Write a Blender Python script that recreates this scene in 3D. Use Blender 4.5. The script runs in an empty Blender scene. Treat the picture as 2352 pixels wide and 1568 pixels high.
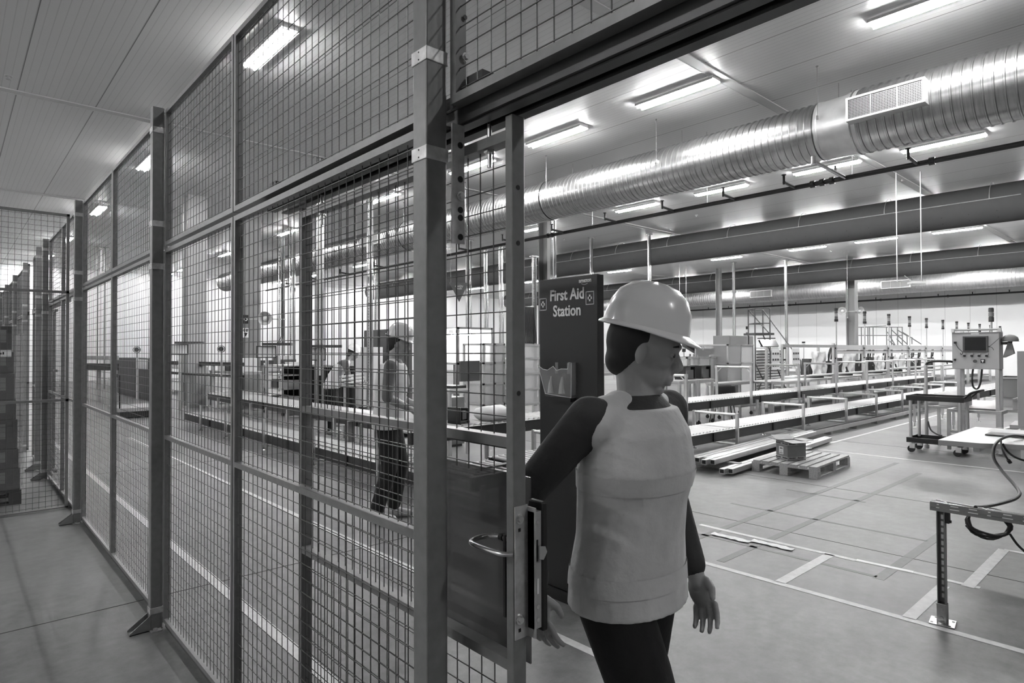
import bpy, bmesh, math, random
from math import sin, cos, pi, radians, sqrt, atan2, hypot
from mathutils import Vector, Matrix
random.seed(7)
S = bpy.context.scene
COL = S.collection
# ---------------------------------------------------------------- camera, world, exposure
YAW, PIT, ROL = .7350, .0142, -.0033
fw = Vector((sin(YAW)*cos(PIT), cos(YAW)*cos(PIT), sin(PIT)))
rt = Vector((cos(YAW), -sin(YAW), 0)); up = rt.cross(fw)
r2 = rt*cos(ROL)+up*sin(ROL); u2 = -rt*sin(ROL)+up*cos(ROL)
cd = bpy.data.cameras.new('camera'); cam = bpy.data.objects.new('camera', cd); COL.objects.link(cam)
cd.sensor_width = 36; cd.lens = 36*1430.7/2352; cd.clip_start = .05; cd.clip_end = 200
EYE = Vector((0, 0, 1.55))
cam.matrix_world = Matrix(((r2.x, u2.x, -fw.x, EYE.x), (r2.y, u2.y, -fw.y, EYE.y), (r2.z, u2.z, -fw.z, EYE.z), (0, 0, 0, 1)))
S.camera = cam
w = bpy.data.worlds.new('world'); S.world = w; w.use_nodes = True
w.node_tree.nodes['Background'].inputs[0].default_value = (.5, .5, .5, 1)
w.node_tree.nodes['Background'].inputs[1].default_value = .03
vs = S.view_settings; vs.view_transform = 'Standard'; vs.look = 'None'; vs.exposure = 2.45; vs.gamma = 1; vs.use_curve_mapping = False
TUBE_POWER = 60.0
try:
    S.cycles.max_bounces = 5; S.cycles.diffuse_bounces = 3; S.cycles.glossy_bounces = 3
    S.cycles.transmission_bounces = 6; S.cycles.transparent_max_bounces = 12
    S.cycles.caustics_reflective = False; S.cycles.caustics_refractive = False
    S.cycles.sample_clamp_indirect = 6; S.cycles.use_denoising = True
except Exception: pass
CEIL = 5.92

def W(px, d, z=0.0):
    'ground point seen in image column px at depth d metres'
    u = (px-1176)/1430.7
    return Vector((d*(.6705+.742*u), d*(.742-.6705*u), z))
def ZZ(py, d, px=1176):
    return 1.55+d*(804.3-.0033*(px-1176)-py)/1430.7

# ---------------------------------------------------------------- materials
MATS = {}
def mat(name, v, rough=.5, metal=0.0, bump=0.0, bscale=40, var=0.0, vscale=6, trans=0.0, alpha=1.0, emit=0.0, spec=.5, aniso=None, coat=0.0):
    if name in MATS: return MATS[name]
    m = bpy.data.materials.new(name); m.use_nodes = True; nt = m.node_tree; b = nt.nodes['Principled BSDF']
    c = (v, v, v, 1) if not isinstance(v, tuple) else (*v, 1)
    b.inputs['Base Color'].default_value = c; b.inputs['Roughness'].default_value = rough
    b.inputs['Metallic'].default_value = metal; b.inputs['Specular IOR Level'].default_value = spec
    if trans: b.inputs['Transmission Weight'].default_value = trans
    if coat: b.inputs['Coat Weight'].default_value = coat
    if alpha < 1: b.inputs['Alpha'].default_value = alpha
    if emit:
        b.inputs['Emission Color'].default_value = (1, 1, 1, 1); b.inputs['Emission Strength'].default_value = emit
    tc = nt.nodes.new('ShaderNodeTexCoord')
    if var:
        n = nt.nodes.new('ShaderNodeTexNoise'); n.inputs['Scale'].default_value = vscale; n.inputs['Detail'].default_value = 6
        sc = nt.nodes.new('ShaderNodeMapping')
        if aniso: sc.inputs['Scale'].default_value = aniso
        nt.links.new(tc.outputs['Object'], sc.inputs[0]); nt.links.new(sc.outputs[0], n.inputs['Vector'])
        r = nt.nodes.new('ShaderNodeMapRange'); r.inputs['From Min'].default_value = .3; r.inputs['From Max'].default_value = .7
        r.inputs['To Min'].default_value = 1-var; r.inputs['To Max'].default_value = 1+var
        nt.links.new(n.outputs['Fac'], r.inputs['Value'])
        mx = nt.nodes.new('ShaderNodeVectorMath'); mx.operation = 'SCALE'; mx.inputs[0].default_value = c[:3]
        nt.links.new(r.outputs[0], mx.inputs['Scale']); nt.links.new(mx.outputs[0], b.inputs['Base Color'])
    if bump:
        n2 = nt.nodes.new('ShaderNodeTexNoise'); n2.inputs['Scale'].default_value = bscale; n2.inputs['Detail'].default_value = 4
        bp = nt.nodes.new('ShaderNodeBump'); bp.inputs['Strength'].default_value = bump; bp.inputs['Distance'].default_value = .01
        nt.links.new(tc.outputs['Object'], n2.inputs['Vector'])
        nt.links.new(n2.outputs['Fac'], bp.inputs['Height']); nt.links.new(bp.outputs[0], b.inputs['Normal'])
    MATS[name] = m
    return m
FENCE = mat('fence_paint', .20, .38, var=.10, vscale=30)
WIRE = mat('fence_wire_paint', .075, .4)
GALV = mat('galvanised_steel', .44, .27, metal=.95, var=.20, vscale=3, aniso=(1, 9, 1))
CLIP = mat('zinc_clip', .55, .45, metal=.6, var=.2, vscale=40)
CHROME = mat('bright_steel', .75, .2, metal=1)
GALVM = mat('galvanised_matt', .42, .5, metal=.8, var=.12, vscale=3, aniso=(1, 9, 1))
EYEW = mat('eye_white', .42, .4)
ALU = mat('aluminium_profile', .62, .35, metal=.7, var=.08)
ALUD = mat('aluminium_slot', .10, .5, metal=.4)
RAIL = mat('conveyor_rail_paint', .03, .4, var=.1)
ROLL = mat('roller_zinc', .52, .35, metal=.5)
BLACK = mat('black_plastic', .012, .45)
RUBBER = mat('black_rubber', .015, .6)
CLOTHK = mat('black_cloth', .008, .9, bump=.3, bscale=90)
WHITE = mat('white_laminate', .78, .35)
WPLAST = mat('white_plastic', .72, .3, coat=.4)
GREYM = mat('grey_machine_paint', .42, .4)
MIDG = mat('mid_grey_paint', .22, .45)
DARKG = mat('dark_grey_paint', .07, .45)
SIGND = mat('sign_dark', .013, .35, bump=.05, bscale=300)
CARD = mat('cardboard', .20, .8, var=.1)
CARDK = mat('dark_cardboard', .07, .8, var=.1)
CARDL = mat('cardboard_light', .42, .8, var=.1)
WOOD = mat('pallet_wood', .42, .75, var=.3, vscale=8, aniso=(1, 12, 12), bump=.2)
PAPER = mat('white_paper', .9, .6)
SKIN = mat('skin', .40, .5, bump=.08, bscale=60)
HAIR = mat('dark_hair', .02, .7)
VEST = mat('vest_fabric', .72, .75, bump=.5, bscale=22, var=.12, vscale=7)
BAND = mat('vest_band', .72, .4, bump=.3, bscale=30)
SHIRT = mat('grey_shirt', .16, .85, bump=.5, bscale=24, var=.15)
JACKET = mat('black_jacket', .045, .8, bump=.4, bscale=26)
TROUS = mat('black_trousers', .009, .85, bump=.5, bscale=20)
HELM = mat('helmet_shell', .85, .25, coat=.5)
SHOE = mat('light_shoe', .5, .6)
FABRIC = mat('fabric_duct', .062, .8, var=.06, vscale=3)
CLEAR = mat('clear_acrylic', .9, .08, trans=0, alpha=.13)
POLY = mat('polycarbonate', .55, .15, alpha=.45)
GUARD = mat('smoked_guard_sheet', .10, .12, alpha=.80)
FILM = mat('stretch_film', .6, .2, alpha=.16, bump=.8, bscale=14)
COVER = mat('white_cover_sheet', .80, .7, bump=.6, bscale=9)
PIPE = mat('black_pipe', .02, .4)
SCREEN = mat('dark_screen', .008, .15)
TAPE = mat('floor_tape_light', .60, .5, var=.12, vscale=20)
TAPEW = mat('floor_tape_white', .85, .5)
TAPED = mat('floor_tape_dark', .09, .5, var=.15, vscale=20)
GROOVE = mat('saw_cut', .035, .8)
TUBE = mat('fluorescent_tube', .9, .4, emit=TUBE_POWER)
STAIRG = mat('stair_grey_paint', .14, .45)

def legs(root, L, m, name='leg'):
    for c in L:
        b = MB().box(*c) if len(c) == 6 else MB().cyl(*c); b.build(name, m, root)
# ---------------------------------------------------------------- mesh builder
class MB:
    def __init__(s): s.v = []; s.f = []
    def add(s, vs_, fs):
        n = len(s.v); s.v += [tuple(v) for v in vs_]; s.f += [tuple(n+i for i in f) for f in fs]; return s
    def box(s, x0, y0, z0, x1, y1, z1):
        v = [(x, y, z) for x in (x0, x1) for y in (y0, y1) for z in (z0, z1)]
        return s.add(v, [(0, 1, 3, 2), (4, 6, 7, 5), (0, 4, 5, 1), (2, 3, 7, 6), (0, 2, 6, 4), (1, 5, 7, 3)])
    def cb(s, c, d, rz=0, rx=0, ry=0):
        M = Matrix.Rotation(rz, 3, 'Z') @ Matrix.Rotation(ry, 3, 'Y') @ Matrix.Rotation(rx, 3, 'X'); c = Vector(c)
        v = [c+M @ Vector((x*d[0]/2, y*d[1]/2, z*d[2]/2)) for x in (-1, 1) for y in (-1, 1) for z in (-1, 1)]
        return s.add(v, [(0, 1, 3, 2), (4, 6, 7, 5), (0, 4, 5, 1), (2, 3, 7, 6), (0, 2, 6, 4), (1, 5, 7, 3)])
    def bar(s, a, b, wd, h=None, upv=(0, 0, 1)):
        'square bar between two points'
        a, b = Vector(a), Vector(b); h = h or wd; d = (b-a).normalized(); u = Vector(upv)
        if abs(d.dot(u)) > .98: u = Vector((1, 0, 0))
        sd = d.cross(u).normalized(); u = sd.cross(d).normalized()
        v = [p+sd*i*wd/2+u*j*h/2 for p in (a, b) for i, j in ((-1, -1), (1, -1), (1, 1), (-1, 1))]
        return s.add(v, [(3, 2, 1, 0), (4, 5, 6, 7), (0, 1, 5, 4), (1, 2, 6, 5), (2, 3, 7, 6), (3, 0, 4, 7)])
    def cyl(s, a, b, r, n=12, r2=None, caps=True):
        a, b = Vector(a), Vector(b); r2 = r if r2 is None else r2; d = (b-a).normalized()
        u = Vector((0, 0, 1)) if abs(d.z) < .95 else Vector((1, 0, 0))
        sd = d.cross(u).normalized(); u = sd.cross(d)
        v = [p+(sd*cos(2*pi*k/n)+u*sin(2*pi*k/n))*q for p, q in ((a, r), (b, r2)) for k in range(n)]
        f = [(k, (k+1) % n, n+(k+1) % n, n+k) for k in range(n)]
        if caps: f += [tuple(range(n-1, -1, -1)), tuple(range(n, 2*n))]
        return s.add(v, f)
    def tube(s, pts, r, n=8, closed=False):
        P = [Vector(p) for p in pts]; rs = r if isinstance(r, (list, tuple)) else [r]*len(P)
        v = []; L = len(P); prev = None
        for i, p in enumerate(P):
            if closed: t = (P[(i+1) % L]-P[i-1]).normalized()
            else: t = (P[min(i+1, L-1)]-P[max(i-1, 0)]).normalized()
            if prev is None:
                u = Vector((0, 0, 1)) if abs(t.z) < .9 else Vector((1, 0, 0))
                a = t.cross(u).normalized()
            else: a = (prev-t*prev.dot(t)).normalized()
            prev = a; b = t.cross(a)
            v += [p+(a*cos(2*pi*k/n)+b*sin(2*pi*k/n))*rs[i] for k in range(n)]
        f = []
        for i in range(L if closed else L-1):
            j = (i+1) % L
            f += [(i*n+k, i*n+(k+1) % n, j*n+(k+1) % n, j*n+k) for k in range(n)]
        if not closed: f += [tuple(range(n-1, -1, -1)), tuple(range((L-1)*n, L*n))]
        return s.add(v, f)
    def ell(s, c, r, nu=14, nv=9, rot=None):
        c = Vector(c); v = []; f = []
        for i in range(nv+1):
            t = pi*i/nv
            for k in range(nu):
                q = Vector((r[0]*sin(t)*cos(2*pi*k/nu), r[1]*sin(t)*sin(2*pi*k/nu), r[2]*cos(t)))
                if rot: q = rot @ q
                v.append(c+q)
        for i in range(nv):
            for k in range(nu):
                f.append((i*nu+k, (i+1)*nu+k, (i+1)*nu+(k+1) % nu, i*nu+(k+1) % nu))
        return s.add(v, f)
    def lathe(s, prof, c=(0, 0, 0), n=16):
        'profile of (radius, z)'
        v = []; f = []
        for r, z in prof: v += [(c[0]+r*cos(2*pi*k/n), c[1]+r*sin(2*pi*k/n), c[2]+z) for k in range(n)]
        for i in range(len(prof)-1):
            f += [(i*n+k, i*n+(k+1) % n, (i+1)*n+(k+1) % n, (i+1)*n+k) for k in range(n)]
        f += [tuple(range(n-1, -1, -1)), tuple(range((len(prof)-1)*n, len(prof)*n))]
        return s.add(v, f)
    def prism(s, poly, z0, z1):
        n = len(poly); v = [(x, y, z0) for x, y in poly]+[(x, y, z1) for x, y in poly]
        return s.add(v, [tuple(range(n-1, -1, -1)), tuple(range(n, 2*n))]+[(k, (k+1) % n, n+(k+1) % n, n+k) for k in range(n)])
    def mesh(s, name, m=None, smooth=False):
        me = bpy.data.meshes.new(name); me.from_pydata(s.v, [], s.f); me.update()
        if m: me.materials.append(m)
        if smooth:
            me.polygons.foreach_set('use_smooth', [True]*len(me.polygons))
            try: me.set_sharp_from_angle(angle=radians(40))
            except Exception: pass
        return me
    def build(s, name, m, parent=None, smooth=False, loc=None, rz=None, bev=0):
        o = bpy.data.objects.new(name, s.mesh(name, m, smooth)); COL.objects.link(o)
        if parent: o.parent = parent
        if loc is not None: o.location = loc
        if rz is not None: o.rotation_euler = (0, 0, rz)
        if bev:
            b = o.modifiers.new('bevel', 'BEVEL'); b.width = bev; b.segments = 2; b.limit_method = 'ANGLE'
        return o
def tag(o, label, cat, group=None, kind=None):
    if label: o['label'] = label
    if cat: o['category'] = cat
    if group: o['group'] = group
    if kind: o['kind'] = kind
    return o
def thing(name, label, cat, loc=(0, 0, 0), rz=0, group=None):
    o = bpy.data.objects.new(name, None); o.empty_display_size = .1; COL.objects.link(o)
    o.location = loc; o.rotation_euler = (0, 0, rz)
    return tag(o, label, cat, group)
def struct(name, mb, m, **k):
    o = mb.build(name, m, **k); o['kind'] = 'structure'; return o
def copy_tree(o, parent=None):
    c = o.copy(); COL.objects.link(c)
    if parent: c.parent = parent
    for ch in o.children: copy_tree(ch, c)
    return c
def dup(o, loc, rz=0, label=None, group=None):
    c = copy_tree(o); c.location = loc; c.rotation_euler = (0, 0, rz)
    if label: c['label'] = label
    if group: c['group'] = group
    return c
ORD = ['first', 'second', 'third', 'fourth', 'fifth', 'sixth', 'seventh', 'eighth', 'ninth', 'tenth', 'eleventh', 'twelfth', 'thirteenth', 'fourteenth', 'fifteenth', 'sixteenth', 'seventeenth', 'eighteenth']
def text_mb(txt, size, bold=0.0, depth=.001, align='CENTER', shear=0):
    'lettering as mesh data in the XY plane'
    cu = bpy.data.curves.new('lettering', 'FONT'); cu.body = txt; cu.size = size; cu.align_x = align
    cu.extrude = depth; cu.offset = bold; cu.shear = shear; cu.resolution_u = 3
    o = bpy.data.objects.new('lettering', cu); COL.objects.link(o)
    dg = bpy.context.evaluated_depsgraph_get(); me = bpy.data.meshes.new_from_object(o.evaluated_get(dg))
    mb = MB(); mb.add([v.co[:] for v in me.vertices], [tuple(p.vertices) for p in me.polygons])
    bpy.data.objects.remove(o); bpy.data.curves.remove(cu); bpy.data.meshes.remove(me)
    return mb
def xf(mb, M):
    mb.v = [tuple(M @ Vector(v)) for v in mb.v]; return mb
# lettering on a face whose normal is -X: text runs along -Y, up is Z
FACE_NX = Matrix(((0, 0, -1), (-1, 0, 0), (0, 1, 0)))
# lettering on a face whose normal is -Y: text runs along +X
FACE_NY = Matrix(((1, 0, 0), (0, 0, -1), (0, 1, 0)))
def put(mb, M, off):
    o = Vector(off); mb.v = [tuple(M @ Vector(v)+o) for v in mb.v]; return mb
# ---------------------------------------------------------------- the room
def node_mat(name): 
    m = bpy.data.materials.new(name); m.use_nodes = True; return m, m.node_tree, m.node_tree.nodes['Principled BSDF']
def lines(nt, axis, pitch, phase, width, coord='Object'):
    'value 1 inside a thin line repeated every pitch metres along axis'
    tc = nt.nodes.new('ShaderNodeTexCoord'); sx = nt.nodes.new('ShaderNodeSeparateXYZ'); nt.links.new(tc.outputs[coord], sx.inputs[0])
    a = nt.nodes.new('ShaderNodeMath'); a.operation = 'ADD'; a.inputs[1].default_value = -phase+1000*pitch; nt.links.new(sx.outputs[axis], a.inputs[0])
    b = nt.nodes.new('ShaderNodeMath'); b.operation = 'MODULO'; b.inputs[1].default_value = pitch; nt.links.new(a.outputs[0], b.inputs[0])
    c = nt.nodes.new('ShaderNodeMath'); c.operation = 'LESS_THAN'; c.inputs[1].default_value = width; nt.links.new(b.outputs[0], c.inputs[0])
    return c.outputs[0]
def mul(nt, a, k):
    m = nt.nodes.new('ShaderNodeMath'); m.operation = 'MULTIPLY'; nt.links.new(a, m.inputs[0])
    if isinstance(k, float): m.inputs[1].default_value = k
    else: nt.links.new(k, m.inputs[1])
    return m.outputs[0]
def mixc(nt, fac, a, b):
    m = nt.nodes.new('ShaderNodeMix'); m.data_type = 'RGBA'; nt.links.new(fac, m.inputs['Factor'])
    for k, x in (('A', a), ('B', b)):
        s_ = [i for i in m.inputs if i.name == k and i.type == 'RGBA'][0]
        if isinstance(x, float): s_.default_value = (x, x, x, 1)
        else: nt.links.new(x, s_)
    return [o for o in m.outputs if o.type == 'RGBA'][0]
# floor: sealed concrete, blotchy, scuffed
FLOOR, nt, b = node_mat('sealed_concrete')
tc = nt.nodes.new('ShaderNodeTexCoord')
n1 = nt.nodes.new('ShaderNodeTexNoise'); n1.inputs['Scale'].default_value = .55; n1.inputs['Detail'].default_value = 8; n1.inputs['Roughness'].default_value = .62
n2 = nt.nodes.new('ShaderNodeTexNoise'); n2.inputs['Scale'].default_value = 9; n2.inputs['Detail'].default_value = 8; n2.inputs['Roughness'].default_value = .7
n3 = nt.nodes.new('ShaderNodeTexNoise'); n3.inputs['Scale'].default_value = 130; n3.inputs['Detail'].default_value = 3
for n in (n1, n2, n3): nt.links.new(tc.outputs['Object'], n.inputs['Vector'])
r1 = nt.nodes.new('ShaderNodeValToRGB'); r1.color_ramp.elements[0].position = .32; r1.color_ramp.elements[0].color = (.09, .09, .09, 1); r1.color_ramp.elements[1].position = .68; r1.color_ramp.elements[1].color = (.25, .25, .25, 1)
nt.links.new(n1.outputs['Fac'], r1.inputs[0])
r2_ = nt.nodes.new('ShaderNodeValToRGB'); r2_.color_ramp.elements[0].position = .3; r2_.color_ramp.elements[0].color = (.07, .07, .07, 1); r2_.color_ramp.elements[1].position = .65; r2_.color_ramp.elements[1].color = (.26, .26, .26, 1)
nt.links.new(n2.outputs['Fac'], r2_.inputs[0])
mx = nt.nodes.new('ShaderNodeMix'); mx.data_type = 'RGBA'; mx.inputs['Factor'].default_value = .42
ci = [i for i in mx.inputs if i.type == 'RGBA']; nt.links.new(r1.outputs[0], ci[0]); nt.links.new(r2_.outputs[0], ci[1])
nt.links.new([o for o in mx.outputs if o.type == 'RGBA'][0], b.inputs['Base Color'])
rr = nt.nodes.new('ShaderNodeMapRange'); rr.inputs['To Min'].default_value = .34; rr.inputs['To Max'].default_value = .55; b.inputs['Specular IOR Level'].default_value = .32; nt.links.new(n2.outputs['Fac'], rr.inputs[0]); nt.links.new(rr.outputs[0], b.inputs['Roughness'])
bp = nt.nodes.new('ShaderNodeBump'); bp.inputs['Strength'].default_value = .12; bp.inputs['Distance'].default_value = .004; nt.links.new(n3.outputs['Fac'], bp.inputs['Height']); nt.links.new(bp.outputs[0], b.inputs['Normal'])
# ceiling: white insulated panels with fine ribs along Y and panel seams
CEILM, nt, b = node_mat('ceiling_panel')
rib = lines(nt, 'X', .1, .0, .012); seam = lines(nt, 'X', 1.1, .81, .014)
nt.links.new(mixc(nt, seam, mixc(nt, rib, .64, .53), .15), b.inputs['Base Color'])
b.inputs['Roughness'].default_value = .42
bp = nt.nodes.new('ShaderNodeBump'); bp.inputs['Strength'].default_value = .35; bp.inputs['Distance'].default_value = .01; nt.links.new(rib, bp.inputs['Height']); nt.links.new(bp.outputs[0], b.inputs['Normal'])
WALLM = {}
for ax in 'XY':
    m, nt, b = node_mat('wall_panel_'+ax.lower()); wv = .78 if ax == 'Y' else .88; sm = lines(nt, ax, 1.15, .3, .02)
    nt.links.new(mixc(nt, sm, wv, .5), b.inputs['Base Color']); b.inputs['Roughness'].default_value = .8; b.inputs['Specular IOR Level'].default_value = .2; WALLM[ax] = m
X0, X1, Y0, Y1 = -7.0, 41.0, -12.0, 40.0
struct('floor', MB().box(X0, Y0, -.1, X1, Y1, 0), FLOOR)
struct('ceiling', MB().box(X0, Y0, CEIL, X1, Y1, CEIL+.1), CEILM)
struct('wall_back', MB().box(X1, Y0, 0, X1+.2, Y1, CEIL), WALLM['Y'])
struct('wall_left', MB().box(X0, Y1, 0, X1+.2, Y1+.2, CEIL), WALLM['X'])
struct('wall_front', MB().box(X0-.2, Y0, 0, X0, Y1, CEIL), WALLM['Y'])
struct('wall_right', MB().box(X0, Y0-.2, 0, X1, Y0, CEIL), WALLM['X'])
FLASH = mat('ceiling_flashing', .62, .7)
for i, y in enumerate((5.12, 13.3, 21.5, 29.7, 37.9)):
    mb = MB().box(X0, y-.09, CEIL-.012, X1, y+.09, CEIL)
    mb.box(X0, y-.10, CEIL-.016, X1, y-.085, CEIL).box(X0, y+.085, CEIL-.016, X1, y+.10, CEIL)
    struct('trim_%d' % (i+1), mb, FLASH)
struct('trim_6', MB().box(X1-.25, Y0, CEIL-.25, X1, Y1, CEIL), FLASH)
struct('baseboard_back', MB().box(X1-.05, Y0, 0, X1, Y1, .12), MIDG)
# saw cuts in the slab
for i, (a, bb) in enumerate((((5.30, -12), (5.30, 40)), ((11.2, -12), (11.2, 40)), ((16.8, -12), (16.8, 40)), ((-7, 4.45), (41, 4.45)), ((-7, 9.4), (41, 9.4)), ((-7, 15.5), (41, 15.5)), ((7.35, -12), (7.35, 40)))):
    struct('trim_%d' % (i+7), MB().bar((a[0], a[1], .0005), (bb[0], bb[1], .0005), .007, .002), GROOVE)

# floor tapes
def ftape(a, bb, wd, m, label, z=.0012):
    o = MB().bar((a[0], a[1], z), (bb[0], bb[1], z), wd, .0012).build('floor_tape', m); return tag(o, label, 'floor tape')
ftape((4.09, -2.5), (4.09, 6.9), .055, TAPE, 'long light tape line on the floor passing under the slotted rack foot')
ftape((2.47, -1), (2.42, 13), .055, TAPE, 'long light tape line crossing the floor just inside the sliding gate')
ftape((1.34, 2.2), (1.34, 16), .07, TAPE, 'long light tape line on the floor right behind the mesh fence')
ftape((4.11, 1.90), (4.95, 1.90), .07, TAPE, 'short light cross tape left of the slotted rack, joining two long lines')
ftape((4.11, 1.15), (4.84, 1.15), .07, TAPE, 'short light cross tape ending right behind the slotted rack foot')
ftape((4.93, 1.04), (6.05, 1.04), .07, TAPE, 'wide light cross tape right of the slotted rack leg', .0016)
ftape((6.05, 1.04), (6.05, -1.5), .045, TAPE, 'light tape line running off to the right behind the rack beam')
ftape((4.95, 3.0), (4.95, 1.72), .05, TAPE, 'light tape line between the loose papers and the bright white strip')
ftape((4.96, 1.72), (4.98, 1.36), .045, TAPEW, 'bright white short strip on the floor left of the slotted rack', .0022)
ftape((4.98, 1.36), (4.97, .98), .045, TAPE, 'faint light tape line from the white strip to the rack leg')
for k, (a, bb, wd, lab) in enumerate([((4.70, 3.4), (4.70, 1.50), .04, 'dark tape mark along the floor in front of the white strip'),
        ((4.66, 1.48), (6.2, 1.48), .07, 'dark wide tape mark crossing behind the rack leg'),
        ((5.87, 3.2), (5.87, 1.5), .035, 'dark thin tape mark beyond the saw cut'),
        ((4.2, 2.80), (9.6, 2.80), .06, 'long dark tape mark crossing towards the pallet'),
        ((4.2, 2.38), (9.0, 2.38), .06, 'long dark tape mark right of the pallet'),
        ((6.9, 3.1), (6.9, 2.3), .04, 'short dark tape mark joining the two long dark ones'),
        ((7.0, .9), (12, .9), .07, 'dark tape mark beyond the white board table')]):
    ftape(a, bb, wd, TAPED, lab, .0008)
ftape((10.0, -2), (10.0, 4.0), .05, TAPE, 'light tape line on the floor in front of the cart')
ftape((9.0, 4.12), (26, 4.2), .06, TAPE, 'light tape line running away between the conveyors and the cart')
ftape((6.6, 5.4), (6.6, 12), .05, TAPE, 'light tape line on the floor behind the two level conveyors')
ftape((8.2, 6.9), (18, 6.9), .05, TAPE, 'light tape line on the floor beyond the right hand conveyors')
for k, (x, y, r, lab) in enumerate([(4.78, 2.62, .3, 'left sheet of torn white paper on the floor'), (4.84, 2.3, .15, 'right sheet of torn white paper on the floor')]):
    P_ = MB(); n = 10
    for i in range(n):
        for j in range(3):
            P_.v.append((x+(j-1)*.035+random.uniform(-.006, .006), y+.16-(i/(n-1))*.33*1.0, .003+.006*abs(sin(i*1.3+j))))
    for i in range(n-1):
        for j in range(2):
            P_.f.append((i*3+j, i*3+j+1, i*3+j+4, i*3+j+3))
    o = P_.build('torn_paper', PAPER); md = o.modifiers.new('s', 'SOLIDIFY'); md.thickness = .0015
    tag(o, lab, 'paper')

# ---------------------------------------------------------------- ceiling lights
def make_lamp():
    t = thing('ceiling_light', 'x', 'ceiling light')
    mb = MB().box(-.11, -.76, -.055, .11, .76, 0); mb.build('housing', WPLAST, t)
    mb = MB()
    for s in (-1, 1):
        mb.box(s*.125-.004, -.75, -.070, s*.125+.004, .75, -.03)
    for i in range(30): mb.box(-.12, -.74+i*.051, -.07, .12, -.737+i*.051, -.058)
    mb.build('reflector', GREYM, t)
    for s in (-1, 1):
        MB().cyl((s*.062, -.735, -.08), (s*.062, .735, -.08), .017, 6).build('tube', TUBE, t)
    return t
LX = {'near': (3.36, [-4.5, 8.89, 16.06, 22.57, 29.25, 35.0, 38.8]),  # lamps right at the far wall are added to brighten that end of the hall
      'duct': (9.08, [2.15, 5.9, 8.7, 11.45, 15.47, 22.2, 29.03, 35.8, 38.8]),
      'pipe': (15.42, [.9, 3.59, 5.92, 8.64, 11.41, 15.64, 22, 28.36, 34.15, 38.8]),
      'gap': (21.7, [2.5, 5.9, 8.6, 11.3, 15, 21.5, 28, 34, 38.8]),
      'far': (27.15, [3, 5.9, 8.57, 11.22, 14.96, 21.26, 28, 33.67, 38.6]),
      'wall': (34.0, [3, 6, 8.8, 11.5, 15, 21.5, 28, 34]),
      'last': (36.9, [1.5, 7.5, 13.5, 21, 29, 36]), 'corridor': (-4.9, [3.7, 10.4, 17.1, 23.8])}  # corridor lamps are unseen fill, added to lighten the fence faces
ROWN = {'near': 'row nearest the fence', 'duct': 'row left of the silver duct', 'pipe': 'row just beyond the silver duct',
        'gap': 'row hidden between the dark ducts', 'far': 'row between the two dark fabric ducts', 'wall': 'row behind the second dark duct', 'last': 'row along the back wall', 'corridor': 'corridor fill row added left of the view'}
lamp0 = make_lamp(); used = False
for key, (x, ys) in LX.items():
    k = 0
    for y in ys:
        ok = -1 if y < 1 else k
        if y >= 1: k += 1
        lab = ('twin tube light, %s from the right in the %s' % (ORD[ok], ROWN[key])) if ok >= 0 else 'twin tube ceiling light behind the viewer in the %s' % ROWN[key]
        loc = (x, y, CEIL)
        if not used: lamp0.location = loc; lamp0['label'] = lab; used = True; lamp0['group'] = 'twin tube ceiling lights'
        else: dup(lamp0, loc, 0, lab)
# small sprinkler / detector heads on the corridor ceiling
def head(x, y, lab):
    t = MB().lathe([(.05, 0), (.05, -.012), (.02, -.014), (.02, -.05), (.035, -.055), (.035, -.06), (.01, -.062)][::-1]).build('ceiling_sprinkler', GREYM, loc=(x, y, CEIL))
    tag(t, lab, 'sprinkler', 'ceiling sprinkler heads')
head(.86, 7.7, 'small sprinkler head on the ceiling, uppermost at the far left')
head(.67, 12.6, 'small sprinkler head on the ceiling, lower one at the far left')
head(1.05, 24.0, 'domed detector on the ceiling above the mesh cross gate')
for i, (px, py) in enumerate([(1602, 493), (2076, 410), (1297, 547), (1912, 575)]):
    u = (px-1176)/1430.7; d = (CEIL-1.55)*1430.7/(804.3-.0033*(px-1176)-py); p = W(px, d)
    head(p.x, p.y, 'tiny sprinkler head on the ceiling, %s along the sprinkler pipe side' % ORD[i])
# ---------------------------------------------------------------- mesh fence
def wires(mb, axis, a0, a1, z0, z1, c, pv=.05, ph=.05, r=.0016, side=1):
    'welded mesh in a vertical plane: axis Y (c is x) or axis X (c is y)'
    n = max(1, int((a1-a0)/pv)); o = ((a1-a0)-n*pv)/2
    def P(a, q, z): return (c+q*side, a, z) if axis == 'Y' else (a, c+q*side, z)
    k = 0
    while a0+o+k*pv < a1+1e-6:
        a = a0+o+k*pv; k += 1
        if a-a0 < .012 or a1-a < .012: continue
        mb.cyl(P(a, .0016, z0), P(a, .0016, z1), r, 5, caps=False)
    m = max(1, int((z1-z0)/ph)); oz = ((z1-z0)-m*ph)/2; k = 0
    while z0+oz+k*ph < z1+1e-6:
        z = z0+oz+k*ph; k += 1
        if z-z0 < .012 or z1-z < .012: continue
        mb.cyl(P(a0, -.0016, z), P(a1, -.0016, z), r, 5, caps=False)
    return mb
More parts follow.
